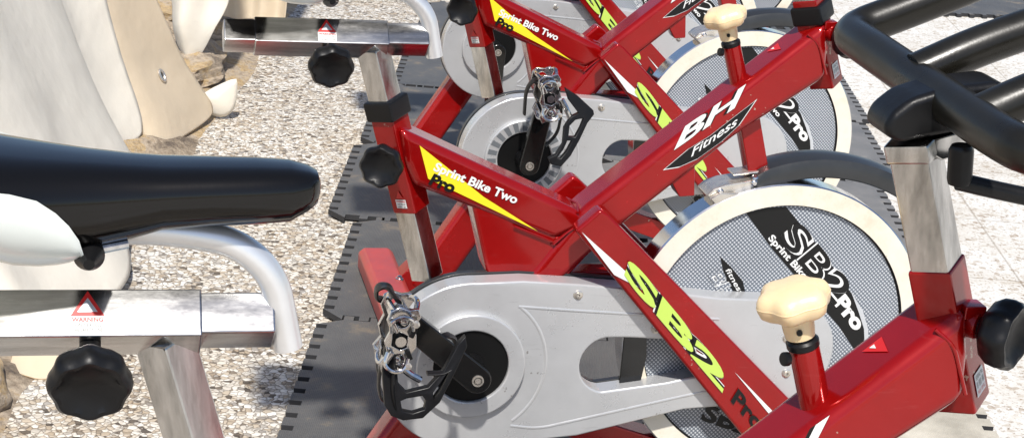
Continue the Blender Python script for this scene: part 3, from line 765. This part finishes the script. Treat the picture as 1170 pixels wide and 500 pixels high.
def cage_geo(b, pts, bars, y0, y1, hw=None):
    """black toe cage: ribbons of plastic following paths in x-z, wide along y"""
    ym = (y0+y1)/2
    for side in (y0, y1):
        p = [(x, side+(ym-side)*.25*min(1, i/len(pts)), z) for i, (x, z) in enumerate(pts)]
        b.tube(fillet(p, .02, 5), .0050, 'black', 10, flat=(.6, 1.1), upv=(0, 1, 0))
    p = [(x, ym, z) for x, z in pts[1:-1]]
    for q in bars:
        b.tube(fillet([(q[0][0], y0, q[0][1]), (q[1][0], ym, q[1][1]), (q[2][0], y1, q[2][1])], .015, 5), .0050, 'black', 10, flat=(1, .6))
def g_pedal_B(b): pedal_geo(b, (-.598, -.172, .368), .12)
def cage_plate(b, out, holes, y, rim=True):
    vs, fs = curve_plate([out]+holes, .004, .0018)
    b.add([Vector((v.x, y+v.z+(v.y-out[0][1])*.25, v.y)) for v in vs], fs, 'black')
def g_cage_B(b):
    px = lambda u, v: (-.617+(u-432)*.00127, .361-(v-400)*.00127)
    out = [px(*q) for q in ((431, 402), (429, 430), (432, 462), (439, 473), (452, 478), (473, 476), (491, 460), (505, 433), (519, 403), (517, 392), (509, 400), (495, 426), (478, 444), (455, 449), (446, 440), (443, 404))]
    h1 = [px(*q) for q in ((449, 458), (455, 455.5), (472, 453), (476, 458), (474, 467), (462, 470.5), (451, 468))]
    h2 = [px(*q) for q in ((482, 449), (494, 432), (500, 425), (502, 429), (492, 449), (485, 458), (482, 456))]
    cage_plate(b, out, [h1, h2], -.205)
    b.tube(fillet([(-.618, -.195, .345), (-.619, -.178, .290), (-.612, -.170, .262), (-.585, -.170, .255)], .02), .005, 'black', 10, flat=(1.6, .5), upv=(0, 1, 0))
    b.tube(fillet([(-.606, -.215, .345), (-.608, -.225, .300), (-.600, -.222, .270)], .02), .006, 'black', 10, flat=(1.6, .5), upv=(0, 1, 0))
def g_strap_B(b):
    b.tube(fillet([(-.560, -.215, .322), (-.535, -.215, .322), (-.515, -.205, .336), (-.515, -.17, .352), (-.525, -.15, .352)], .015), .0055, 'black', 10, flat=(1.3, .45), upv=(0, 1, 0))
def g_heel_B(b):
    b.tube(fillet([(-.608, -.13, .395), (-.622, -.14, .400), (-.624, -.150, .420), (-.612, -.165, .428), (-.600, -.19, .415)], .01), .006, 'black', 10, flat=(1.6, .5), upv=(0, 1, 0))
def g_buckle_B(b):
    b.tube(fillet([(-.600, -.212, .338), (-.586, -.214, .322), (-.568, -.214, .312)], .01), .0050, 'chrome', 10)
def g_pedal_C(b): pedal_geo(b, (-.461, -.172, .430), -.12)
def g_cage_C(b):
    k = .00183; px = lambda u, v: (-.461+(u-625)*k, .435-(v-105)*k)
    out = [px(*q) for q in ((640, 96), (654, 104), (671, 118), (672, 122), (665, 131), (657, 148), (648, 164), (638, 175), (627, 173), (624, 167), (632, 163), (639, 152), (640, 136), (647, 125), (655, 121), (644, 108))]
    h1 = [px(*q) for q in ((646, 134), (652, 128), (661, 126), (657, 136), (652, 145), (645, 145))]
    h2 = [px(*q) for q in ((644, 149), (649, 149), (643, 160), (637, 167), (633, 167), (640, 158))]
    cage_plate(b, out, [h1, h2], -.205)
    b.tube(fillet([(-.440, -.18, .435), (-.425, -.17, .40), (-.430, -.17, .35), (-.452, -.17, .325)], .03), .005, 'black', 10, flat=(1.4, .5), upv=(0, 1, 0))
def g_strap_C(b):
    b.tube(fillet([(-.492, -.14, .38), (-.495, -.15, .43), (-.486, -.17, .458), (-.465, -.20, .458)], .02), .006, 'black', 10, flat=(1.5, .5), upv=(0, 1, 0))
def g_buckle_C(b):
    b.tube(fillet([(-.440, -.215, .43), (-.428, -.218, .410), (-.42, -.216, .395)], .01), .0055, 'chrome', 10)
def g_vents(b):
    for k in range(24):
        a = math.radians(15*k+4)
        if 290 > 15*k > 235: continue
        q = []
        for r, da in ((.0585, -.075), (.0585, .075), (.0765, .070), (.0765, -.070)):
            q.append((-.469+r*math.cos(a+da), .27+r*math.sin(a+da)))
        b.flat(q, lambda x, z: Vector((x, -.0784, z)), 'vent')
def g_foot(x, w, y0=-.25, y1=.145):
    def f(b):
        hw = .037
        b.beam((x, y0, -.018), (x, y1, -.018), [(-hw, -.022), (hw, -.022), (hw, .012), (.026, .022), (-.026, .022), (-hw, .012)], w, up=(0, 0, 1), bev=.004)
    return f
def g_leveller(x, y):
    def f(b): b.lathe([(.008, 0), (.012, .0), (.022, .006), (.022, .014), (.010, .018), (.010, .024)], (x, y, -.0595), (0, 0, 1), 'black', 24)
    return f
def g_foot_bolt(x):
    def f(b): b.lathe([(.0085, 0), (.0085, .003), (.0055, .004), (.0055, .007), (.002, .009)], (x, -.045, .003), (0, 0, 1), 'chrome', 14)
    return f

def indoor_cycle(loc, rz, label, ang, seat_dz=0, bar=True, collar=True, pedal=None, vents=False, sdz=0, rx=-.722, ry=.145):
    r = root('indoor_cycle', (loc[0], loc[1], 0), rz, label, 'exercise bike', 'indoor cycles standing in a row')
    fr = part('frame', 'frame', r, g_frame)
    part('strutst', 'strut_sticker', fr, g_strut_sticker, 'yellow wedge sticker with white and black lettering')
    part('mainst', 'frame_sticker', fr, g_main_sticker, 'white lettering over a black lens shape')
    part('mainwarn', 'warning_sticker', fr, g_main_warn, 'small red triangle sticker')
    fk = part('fork', 'fork', r, g_fork); part('forkst', 'fork_sticker', fk, g_fork_sticker, 'lime green lettering on dark red and white')
    st = part('seattube', 'seat_tube', r, g_seat_tube); part('seatst', 'warning_sticker', st, g_seat_sticker, 'small white warning label')
    part('seatcol', 'seat_collar', r, g_seat_collar)
    part('seatknob', 'seat_height_knob', r, lambda b: seat_knob(b, (-.610, -.053, .562), (-.35, -.94, 0)))
    part(('post', seat_dz), 'seat_post', r, g_seat_post(seat_dz))
    sl = part(('slider', seat_dz), 'seat_slider', r, g_slider(seat_dz))
    part(('slst', seat_dz), 'warning_sticker', sl, g_slider_sticker(seat_dz), 'red triangle warning label')
    part(('slknob', seat_dz), 'slider_knob', r, g_slider_knob(seat_dz))
    part(('stay', seat_dz), 'saddle_stay', r, g_stay(seat_dz))
    sd = part(('saddle', seat_dz+sdz), 'saddle', r, g_saddle(seat_dz+sdz))
    part(('shell', seat_dz+sdz), 'saddle_shell', sd, g_saddle_shell(seat_dz+sdz), 'pearl white shell under the black cover')
    part(('sclamp', seat_dz+sdz), 'saddle_clamp', sd, g_saddle_clamp(seat_dz+sdz))
    ht = part('headtube', 'head_tube', r, g_head_tube); part('headst', 'serial_sticker', ht, g_head_sticker)
    if collar: part('headcol', 'head_collar', r, g_head_collar)
    part('headknob', 'handlebar_knob', r, g_head_knob)
    part('fpost', 'handlebar_post', r, g_post_front)
    if bar:
        part('bar', 'handlebar', r, g_handlebar); part('barcl', 'handlebar_clamp', r, g_bar_clamp); part('cable', 'bottle_holder', r, g_cable_stop)
    bt = part('braketube', 'brake_tube', r, g_brake_tube); part('brakestem', 'brake_stem', bt, g_brake_stem)
    part('brakeknob', 'brake_knob', r, g_brake_knob)
    part('brakebr', 'brake_bracket', r, g_brake_bracket); part('fender', 'wheel_guard', r, g_fender)
    fw = part('flywheel', 'flywheel', r, g_flywheel); part('fwst', 'wheel_sticker', fw, g_flywheel_sticker, 'black band sticker with white lettering')
    gd = part('guard', 'chain_guard', r, g_guard, angle=30); part('guardb', 'guard_backing', gd, g_guard_back); part('slotshade', 'slot_shade_plate', gd, g_slot_shade_plate); [part(('bolt', k), 'bolt', gd, g_bolt(k)) for k in range(5)]
    part('hub', 'crank_hub', r, g_hub)
    if vents: part('vents', 'vent_ring', gd, g_vents, 'ring of dark grey vent marks')
    part(('crank', ang), 'crank', r, g_crank(ang))
    if pedal == 'B':
        pd = part('pedB', 'pedal', r, g_pedal_B); part('cageB', 'toe_cage', pd, g_cage_B); part('strapB', 'toe_strap', pd, g_strap_B); part('heelB', 'toe_strap', pd, g_heel_B); part('buckB', 'buckle', pd, g_buckle_B)
    elif pedal == 'C':
        pd = part('pedC', 'pedal', r, g_pedal_C); part('cageC', 'toe_cage', pd, g_cage_C); part('strapC', 'toe_strap', pd, g_strap_C); part('buckC', 'buckle', pd, g_buckle_C)
    else:
        e = Vector((-.469, 0, .27))+crank_dirs(ang)*.137
        def gp(b): pedal_geo(b, (e.x, -.172, e.z), .2)
        def gc(b): cage_geo(b, [(e.x-.03, e.z-.02), (e.x-.03, e.z-.10), (e.x+.01, e.z-.13), (e.x+.05, e.z-.09), (e.x+.07, e.z-.01)], [], -.215, -.150)
        pd = part(('ped', ang), 'pedal', r, gp); part(('cage', ang), 'toe_cage', pd, gc)
    e2 = Vector((-.469, 0, .27))-crank_dirs(ang)*.137
    part(('pedfar', ang), 'pedal', r, lambda b: pedal_geo(b, (e2.x, .172, e2.z), .1, 1))
    for nm, x, y0, y1 in (('rear_foot', rx, -.25, ry), ('front_foot', .14, -.21, .21)):
        ft = part((nm, x, y1), nm, r, g_foot(x, 'red_dull', y0, y1), 'faded pinkish red foot bar')
        part((nm, x, y1, 'a'), 'levelling_foot', ft, g_leveller(x, y0+.02)); part((nm, x, y1, 'b'), 'levelling_foot', ft, g_leveller(x, y1-.02))
        part((nm, x, 'bolt'), 'bolt', ft, g_foot_bolt(x+.022))
    return r

# ------------------------------------------------------------------ the five cycles
indoor_cycle((0.35414, 1.44754), .2368, 'nearest red exercise bike with the black and white saddle at the left edge', math.radians(-70), 0.0, True, False)
indoor_cycle((0.39612, 2.59498), .2387, 'red exercise bike in the middle with its whole silver chain guard and pedal in view', math.radians(140), -.031, False, True, 'B', sdz=-.004)
indoor_cycle((0.45363, 3.66584), .2336, 'red exercise bike with grey vent marks round its crank, behind the middle one', math.radians(80), -.012, True, True, 'C', True)
indoor_cycle((0.36, 4.62), .235, 'fourth red exercise bike, its crank hanging straight down behind the third one', math.radians(-92), -.012, True, True, rx=-.690, ry=.06)
indoor_cycle((0.62, 5.75), .235, 'farthest red exercise bike, only its pedal and wheel showing at the top edge', math.radians(-135), 0.0, True, True)

# ------------------------------------------------------------------ ground and mats
b = MB(); b.add([(-30, -30, 0), (30, -30, 0), (30, 40, 0), (-30, 40, 0)], [(0, 1, 2, 3)], 'pebbles')
tag(b.build('ground', smooth=False), kind='structure')
b = MB(); b.add([(.45, -10, .004), (30, -10, .004), (30, 40, .004), (.45, 40, .004)], [(0, 1, 2, 3)], 'terrazzo')
tag(b.build('paving', smooth=False), kind='structure')

TH = .018
def wave(n, L, d):
    """square wave offsets: list of (t, off)"""
    out = []; st = L/(2*n)
    for i in range(2*n):
        o = d if i % 2 == 0 else 0
        k = .0035
        out += [(i*st+(k if o else -k)*(1 if i else 0), o), ((i+1)*st-(k if o else -k)*(1 if i < 2*n-1 else 0), o)]
    return out
def floor_mat(x0, y0, w, h, label, rot=0, mt='mat', group='rubber floor mats under the bikes'):
    d = .022; g = .0012; nx = round(w/.052); ny = round(h/.052); P = []
    P += [(t, -o+g) for t, o in wave(nx, w, d)]
    P += [(w-o-g, t) for t, o in wave(ny, h, d)][1:]
    P += [(w-t, h-o-g) for t, o in [(a, c) for a, c in wave(nx, w, d)]][1:]
    P += [(-o+g, h-t) for t, o in wave(ny, h, d)][1:-1]
    # clean the order: build edges explicitly
    bot = [(t, -o+g) for t, o in wave(nx, w, d)]
    rig = [(w-o-g, t) for t, o in wave(ny, h, d)]
    top = [(w-t, h-d+o-g-0) for t, o in wave(nx, w, d)]
    lef = [(-d+o+g, h-t) for t, o in wave(ny, h, d)]
    P = [p for p in bot if d < p[0] < w-d*1.2]+[p for p in rig if d < p[1] < h-d*1.2]+[p for p in top if d < p[0] < w-d*1.2]+[p for p in lef if d < p[1] < h-d*1.2]
    bmh = bmesh.new(); vs = [bmh.verts.new((x, y, .0055)) for x, y in P]; f = bmh.faces.new(vs)
    r = bmesh.ops.extrude_face_region(bmh, geom=[f])
    top_v = [e for e in r['geom'] if isinstance(e, bmesh.types.BMVert)]
    for v in top_v: v.co.z = TH
    bmesh.ops.recalc_face_normals(bmh, faces=bmh.faces[:])
    mb = MB(); mk = mb.mi(mt); mr = mb.mi('rubber')
    bmh.verts.index_update()
    mb.v = [v.co.copy() for v in bmh.verts]
    for fc in bmh.faces: mb.f.append([v.index for v in fc.verts]); mb.m.append(mk if abs(fc.normal.z) > .5 else mr)
    bmh.free()
    o = mb.build('floor_mat', smooth=False); o.location = (x0, y0, 0); o.rotation_euler = (0, 0, rot)
    tag(o, label, 'rubber mat', group=group); return o
W = .625
floor_mat(-.343, 2.104, W, W, 'grey rubber mat with toothed edges at the left, nearest of its row')
floor_mat(-.343+W, 2.104, W, W, 'beige rubber mat at the bottom right under the nearest bike', mt='mat_beige')
floor_mat(-.343, 2.729, W, W, 'grey toothed rubber mat left of the middle bike pedal')
floor_mat(-.343+W, 2.729, W, W, 'beige rubber mat under the flywheel of the middle bike', mt='mat_beige')
floor_mat(-.340, 3.354, W, W, 'grey toothed rubber mat with the pinkish red foot bar resting on it')
floor_mat(-.340+W, 3.354, W, W, 'beige rubber mat right of the mat that carries the pinkish foot bar', mt='mat_beige')
floor_mat(-.405, 3.979, W, W, 'grey rubber mat below the seat knob of the middle bike, shifted left of its row')
floor_mat(-.405+W, 3.979, W+.11, W, 'grey rubber mat at the right beside the middle bike wheel guard', mt='mat_pale')
floor_mat(-.395, 4.604, W, W, 'dark rubber mat behind the middle bike seat post')
floor_mat(-.395+W, 4.604, W+.16, W, 'grey rubber mat behind the third bike flywheel', mt='mat_pale')
floor_mat(-.365, 5.229, W, W, 'dark rubber mat behind the silver seat slider')
floor_mat(-.365+W, 5.229, W+.15, W, 'grey rubber mat under the fourth bike front', mt='mat_pale')
floor_mat(-.35, 5.854, W, W, 'far rubber mat at the top edge left of the bikes')
floor_mat(-.35+W, 5.854, W+.1, W, 'far rubber mat at the top edge under the farthest bike')
floor_mat(.40, 6.50, W, W, 'farthest rubber mat with its toothed corner showing at the top')
floor_mat(1.55, 7.02, W, W, 'lone rubber mat at the top right with a toothed edge', .15)

# ------------------------------------------------------------------ rocks, tent cloths on the left
def noise3(x, y, s=1):
    from mathutils import noise
    return noise.fractal(Vector((x*s, y*s, 1.7)), 1.0, 2.2, 6)
def stone_bank():
    b = MB(); nx, ny = 60, 150; X0, X1, Y0, Y1 = -2.6, -.80, 2.2, 7.6; vs = []
    for j in range(ny+1):
        y = Y0+(Y1-Y0)*j/ny
        edge = X1+.02*noise3(y, 3, 3)
        for i in range(nx+1):
            t = i/nx; x = X0+(edge-X0)*t
            d = edge-x
            h = min(.05, d*.25)+.022*noise3(x, y, 4)*min(1, d*8)
            st = .018*math.floor(h/.018) if h > 0 else h
            h = h*.45+st*.55
            vs.append((x, y, max(-.004, h) if d > .01 else -.004))
    fs = [(j*(nx+1)+i, j*(nx+1)+i+1, (j+1)*(nx+1)+i+1, (j+1)*(nx+1)+i) for j in range(ny) for i in range(nx)]
    b.add(vs, fs, 'rock'); return b.build('stone_bank', angle=50)
tag(stone_bank(), 'brown and ochre layered stone bank along the left edge of the paving', 'rock')
def rock(loc, sz, seed, label):
    bm_ = bmesh.new(); bmesh.ops.create_icosphere(bm_, subdivisions=4, radius=1)
    from mathutils import noise
    for v in bm_.verts:
        q = v.co.copy(); n = noise.fractal(q*1.3+Vector((seed, 0, 0)), 1, 2, 5)
        q *= 1+.35*n; q.z = math.floor(q.z*4)/4*.5+q.z*.5
        v.co = Vector((q.x*sz[0], q.y*sz[1], q.z*sz[2]))
    b = MB(); b.bm(bm_, 'rock'); o = b.build('rock', angle=40); o.location = loc
    tag(o, label, 'rock'); return o
rock((-1.12, 5.75, .06), (.16, .30, .09), 3, 'grey brown stone behind the hanging white cloth at the top left')
rock((-.97, 5.15, .05), (.10, .22, .05), 8, 'ochre stone below the tip of the hanging white cloth')
rock((-.95, 2.78, .02), (.10, .20, .07), 5, 'dark brown stone at the lower left edge under the seat slider')

def sheet(name, rows, mt, thick=.003, sub=2):
    """rows of 3D points (same count) -> smooth thin cloth"""
    b = MB(); n = len(rows[0]); m = len(rows)
    vs = [Vector(p) for r in rows for p in r]
    fs = [(i*n+j, i*n+j+1, (i+1)*n+j+1, (i+1)*n+j) for i in range(m-1) for j in range(n-1)]
    b.add(vs, fs, mt); o = b.build(name, angle=80)
    s = o.modifiers.new('s', 'SUBSURF'); s.levels = s.render_levels = sub+2
    tx = bpy.data.textures.new('cloth_creases', 'CLOUDS'); tx.noise_scale = .16; tx.noise_depth = 3
    dp = o.modifiers.new('d', 'DISPLACE'); dp.texture = tx; dp.strength = .007; dp.mid_level = .5
    t = o.modifiers.new('t', 'SOLIDIFY'); t.thickness = thick; t.offset = 0
    return o
# white side wall of the tent: hem path near the ground and the line it hangs from
hem = [(-1.25, 2.80, .02), (-.98, 2.93, .02), (-.90, 3.02, .015), (-.845, 3.06, .012), (-.80, 3.14, .012), (-.775, 3.25, .012), (-.79, 3.45, .02), (-.775, 3.62, .05), (-.84, 3.85, .05), (-.86, 4.05, .06), (-.97, 4.25, .04), (-.965, 4.42, .02)]
top = [(-1.55, 2.85, 1.25), (-1.45, 2.95, 1.25), (-1.43, 3.05, 1.25), (-1.36, 3.15, 1.25), (-1.40, 3.3, 1.25), (-1.34, 3.45, 1.25), (-1.38, 3.6, 1.25), (-1.32, 3.8, 1.25), (-1.38, 4.0, 1.25), (-1.32, 4.15, 1.25), (-1.34, 4.35, 1.25), (-1.30, 4.5, 1.25)]
rows = []
for k in range(9):
    t = k/8; e = t**.75
    rows.append([(h[0]+(q[0]-h[0])*e+.050*math.sin(i*2.4+t*.8)*(1-.2*t), h[1]+(q[1]-h[1])*t, h[2]+(q[2]-h[2])*t) for i, (h, q) in enumerate(zip(hem, top))])
tw = sheet('tent_wall', rows, 'tarp')
tag(tw, 'white tarpaulin wall hanging in soft folds behind the near saddle', 'tarpaulin')
hem2 = [(-.965, 4.425, .018), (-.925, 4.40, .012), (-.885, 4.43, .012), (-.855, 4.55, .012), (-.815, 4.76, .015)]
mid2 = [(-1.03, 4.43, .20), (-1.005, 4.44, .20), (-.985, 4.48, .20), (-.965, 4.56, .20), (-.905, 4.68, .185)]
up2 = [(-1.09, 4.45, .40), (-1.07, 4.46, .40), (-1.05, 4.50, .40), (-1.02, 4.56, .40), (-.985, 4.62, .40)]
top2 = [(-1.31, 4.5, 1.25), (-1.30, 4.52, 1.25), (-1.29, 4.55, 1.25), (-1.28, 4.60, 1.25), (-1.27, 4.66, 1.25)]
def lerp_rows(A, B, n): return [[tuple(a[k]+(c[k]-a[k])*t/n for k in range(3)) for a, c in zip(A, B)] for t in range(n)]
def curved(A, B, n, s):
    out = lerp_rows(A, B, n); return out
t2 = root('tent_flap', (-.93, 4.5, 0), 0, 'beige tarpaulin end panel with a metal eyelet, flaring out over the stones', 'tarpaulin')
o = sheet('panel', lerp_rows(hem2, mid2, 3)+lerp_rows(mid2, up2, 2)+lerp_rows(up2, top2, 4)+[top2], 'canvas'); o.parent = t2; o.matrix_parent_inverse = Matrix.Translation((.93, -4.5, 0))
bpy.context.view_layer.update()
from mathutils.bvhtree import BVHTree
dg = bpy.context.evaluated_depsgraph_get(); bt_ = BVHTree.FromObject(o, dg)
iv = o.matrix_world.inverted()
h_, n_, _i, _d = bt_.ray_cast(iv @ Vector((0, 0, 1.3505)), (Vector((-.922, 4.515, .170))-Vector((0, 0, 1.3505))).normalized())
if h_ is None: h_, n_, _i, _d = bt_.find_nearest(iv @ Vector((-.922, 4.515, .170)))
if n_.y > 0: n_ = -n_
b = MB(); e0 = o.matrix_world @ h_ - n_*.003; en = n_.normalized()
eu = Vector((0, 0, 1)).cross(en).normalized(); ev = en.cross(eu)
ring = [e0+en*.006+eu*.010*math.cos(a*PI/12)+ev*.0150*math.sin(a*PI/12) for a in range(24)]
b.tube(ring, .0040, 'steel', 8, closed=True); b.add([e0+en*.004+eu*.0095*math.cos(a*PI/12)+ev*.0145*math.sin(a*PI/12) for a in range(24)], [tuple(range(24))], 'grayplastic')
o = b.build('eyelet', t2); o.matrix_parent_inverse = Matrix.Translation((.93, -4.5, 0))
# white rounded cloth corner lying beyond the beige panel
b = MB()
out = [(-.878, .050), (-.862, .030), (-.846, .017), (-.828, .009), (-.808, .006), (-.792, .010), (-.778, .022), (-.770, .040), (-.766, .062), (-.765, .085), (-.766, .104), (-.769, .115), (-.785, .111), (-.805, .101), (-.83, .087), (-.856, .069)]
c = Vector((-.815, .058)); m_ = 5; vs = [Vector((c.x, 4.742, c.y))]; fs = []
for k in range(1, m_+1):
    for x, z in out:
        t = k/m_; X = c.x+(x-c.x)*t; Z = c.y+(z-c.y)*t
        vs.append(Vector((X, 4.742+.012*t*t+.10*(Z-.02)*.3+.15*(X+.81)*.4, Z)))
n_o = len(out)
for j2 in range(n_o): fs.append((0, 1+j2, 1+(j2+1) % n_o))
for k in range(m_-1):
    for j2 in range(n_o): fs.append((1+k*n_o+j2, 1+(k+1)*n_o+j2, 1+(k+1)*n_o+(j2+1) % n_o, 1+k*n_o+(j2+1) % n_o))
b.add(vs, fs, 'tarp'); o = b.build('cloth_corner', angle=80); sm = o.modifiers.new('t', 'SOLIDIFY'); sm.thickness = .003
tag(o, 'white rounded cloth corner lying beside the beige panel on the stones', 'tarpaulin')
rows = [[(-1.17, 5.45, 1.0), (-1.08, 5.35, 1.0), (-1.0, 5.45, 1.0), (-.93, 5.42, 1.0)],
        [(-1.075, 5.38, .26), (-1.02, 5.30, .26), (-.96, 5.40, .26), (-.885, 5.36, .26)],
        [(-1.062, 5.37, .17), (-1.02, 5.29, .17), (-.965, 5.37, .17), (-.905, 5.36, .17)],
        [(-1.062, 5.36, .12), (-1.03, 5.29, .12), (-.98, 5.34, .12), (-.935, 5.35, .12)],
        [(-1.045, 5.35, .055), (-1.02, 5.31, .055), (-.985, 5.33, .06), (-.955, 5.35, .07)],
        [(-1.010, 5.34, .010), (-1.003, 5.33, .006), (-.995, 5.33, .006), (-.985, 5.34, .014)]]
rows = [[(x+.047, y-.25, z+.055 if z < .9 else z) for x, y, z in r] for r in rows]
tag(sheet('hanging_cloth', rows, 'tarp'), 'crumpled white cloth hanging to a pointed tip over the brown stones', 'tarpaulin')
rows = [[(-1.0+.032*i, 5.75+.03*math.sin(i*2.1), 1.25) for i in range(9)], [(-.985+.029*i, 5.68+.03*math.sin(i*2.1), .5) for i in range(9)], [(-.975+.027*i, 5.65+.025*math.sin(i*2.1), .13) for i in range(9)], [(-.97+.026*i, 5.64+.02*math.sin(i*2.1), .082) for i in range(9)]]
tag(sheet('far_tent_wall', rows, 'canvas'), 'pale beige cloth wall just above the silver slider at the top edge', 'tarpaulin')
# small beige flap at the lower left, under the slider
rows = [[(-.875+.03*i, 2.985+.045*(1-(i-1.5)**2/2.25)*-.4+.03*k, .006+.03*k*.5+.006*math.sin(i*2)) for i in range(4)] for k in range(6)]
tag(sheet('cloth_hem', rows, 'canvas'), 'small beige cloth hem resting on the paving at the lower left', 'tarpaulin')
# ------------------------------------------------------------------ light, sky, camera
SUN = Vector((.02, -.56, .80)).normalized()
el = math.asin(SUN.z); az = math.atan2(SUN.x, SUN.y)
w = bpy.data.worlds.new('World'); S.world = w; w.use_nodes = True; nt = w.node_tree
sky = nt.nodes.new('ShaderNodeTexSky'); sky.sky_type = 'NISHITA'; sky.sun_disc = False
sky.air_density = .8; sky.dust_density = 1.0; sky.ozone_density = .8; sky.sun_elevation = el; sky.sun_rotation = az
nt.links.new(sky.outputs[0], nt.nodes['Background'].inputs[0]); nt.nodes['Background'].inputs[1].default_value = .10
ld = bpy.data.lights.new('sun', 'SUN'); ld.energy = 4.0; ld.angle = math.radians(2.0); ld.color = (1, .96, .90)
lo = bpy.data.objects.new('sun', ld); COL.objects.link(lo); lo.rotation_euler = (-SUN).to_track_quat('-Z', 'Y').to_euler(); lo.location = (3, 3, 5)
cd = bpy.data.cameras.new('camera'); co = bpy.data.objects.new('camera', cd); COL.objects.link(co); S.camera = co
cd.sensor_width = 36; cd.lens = 2084.53/1170*36; cd.clip_end = 300; cd.clip_start = .05
p, rl = 0.3183086387778947, 0.08006974989917168
Rm = Matrix.Rotation(PI/2-p, 3, 'X') @ Matrix.Rotation(rl, 3, 'Z')
co.matrix_world = Matrix.Translation((0, 0, 1.3505)) @ Rm.to_4x4()
S.render.engine = 'CYCLES'
S.view_settings.view_transform = 'Standard'; S.view_settings.look = 'None'; S.view_settings.exposure = 0.60; S.view_settings.gamma = 1
S.render.resolution_x = 1024; S.render.resolution_y = 437
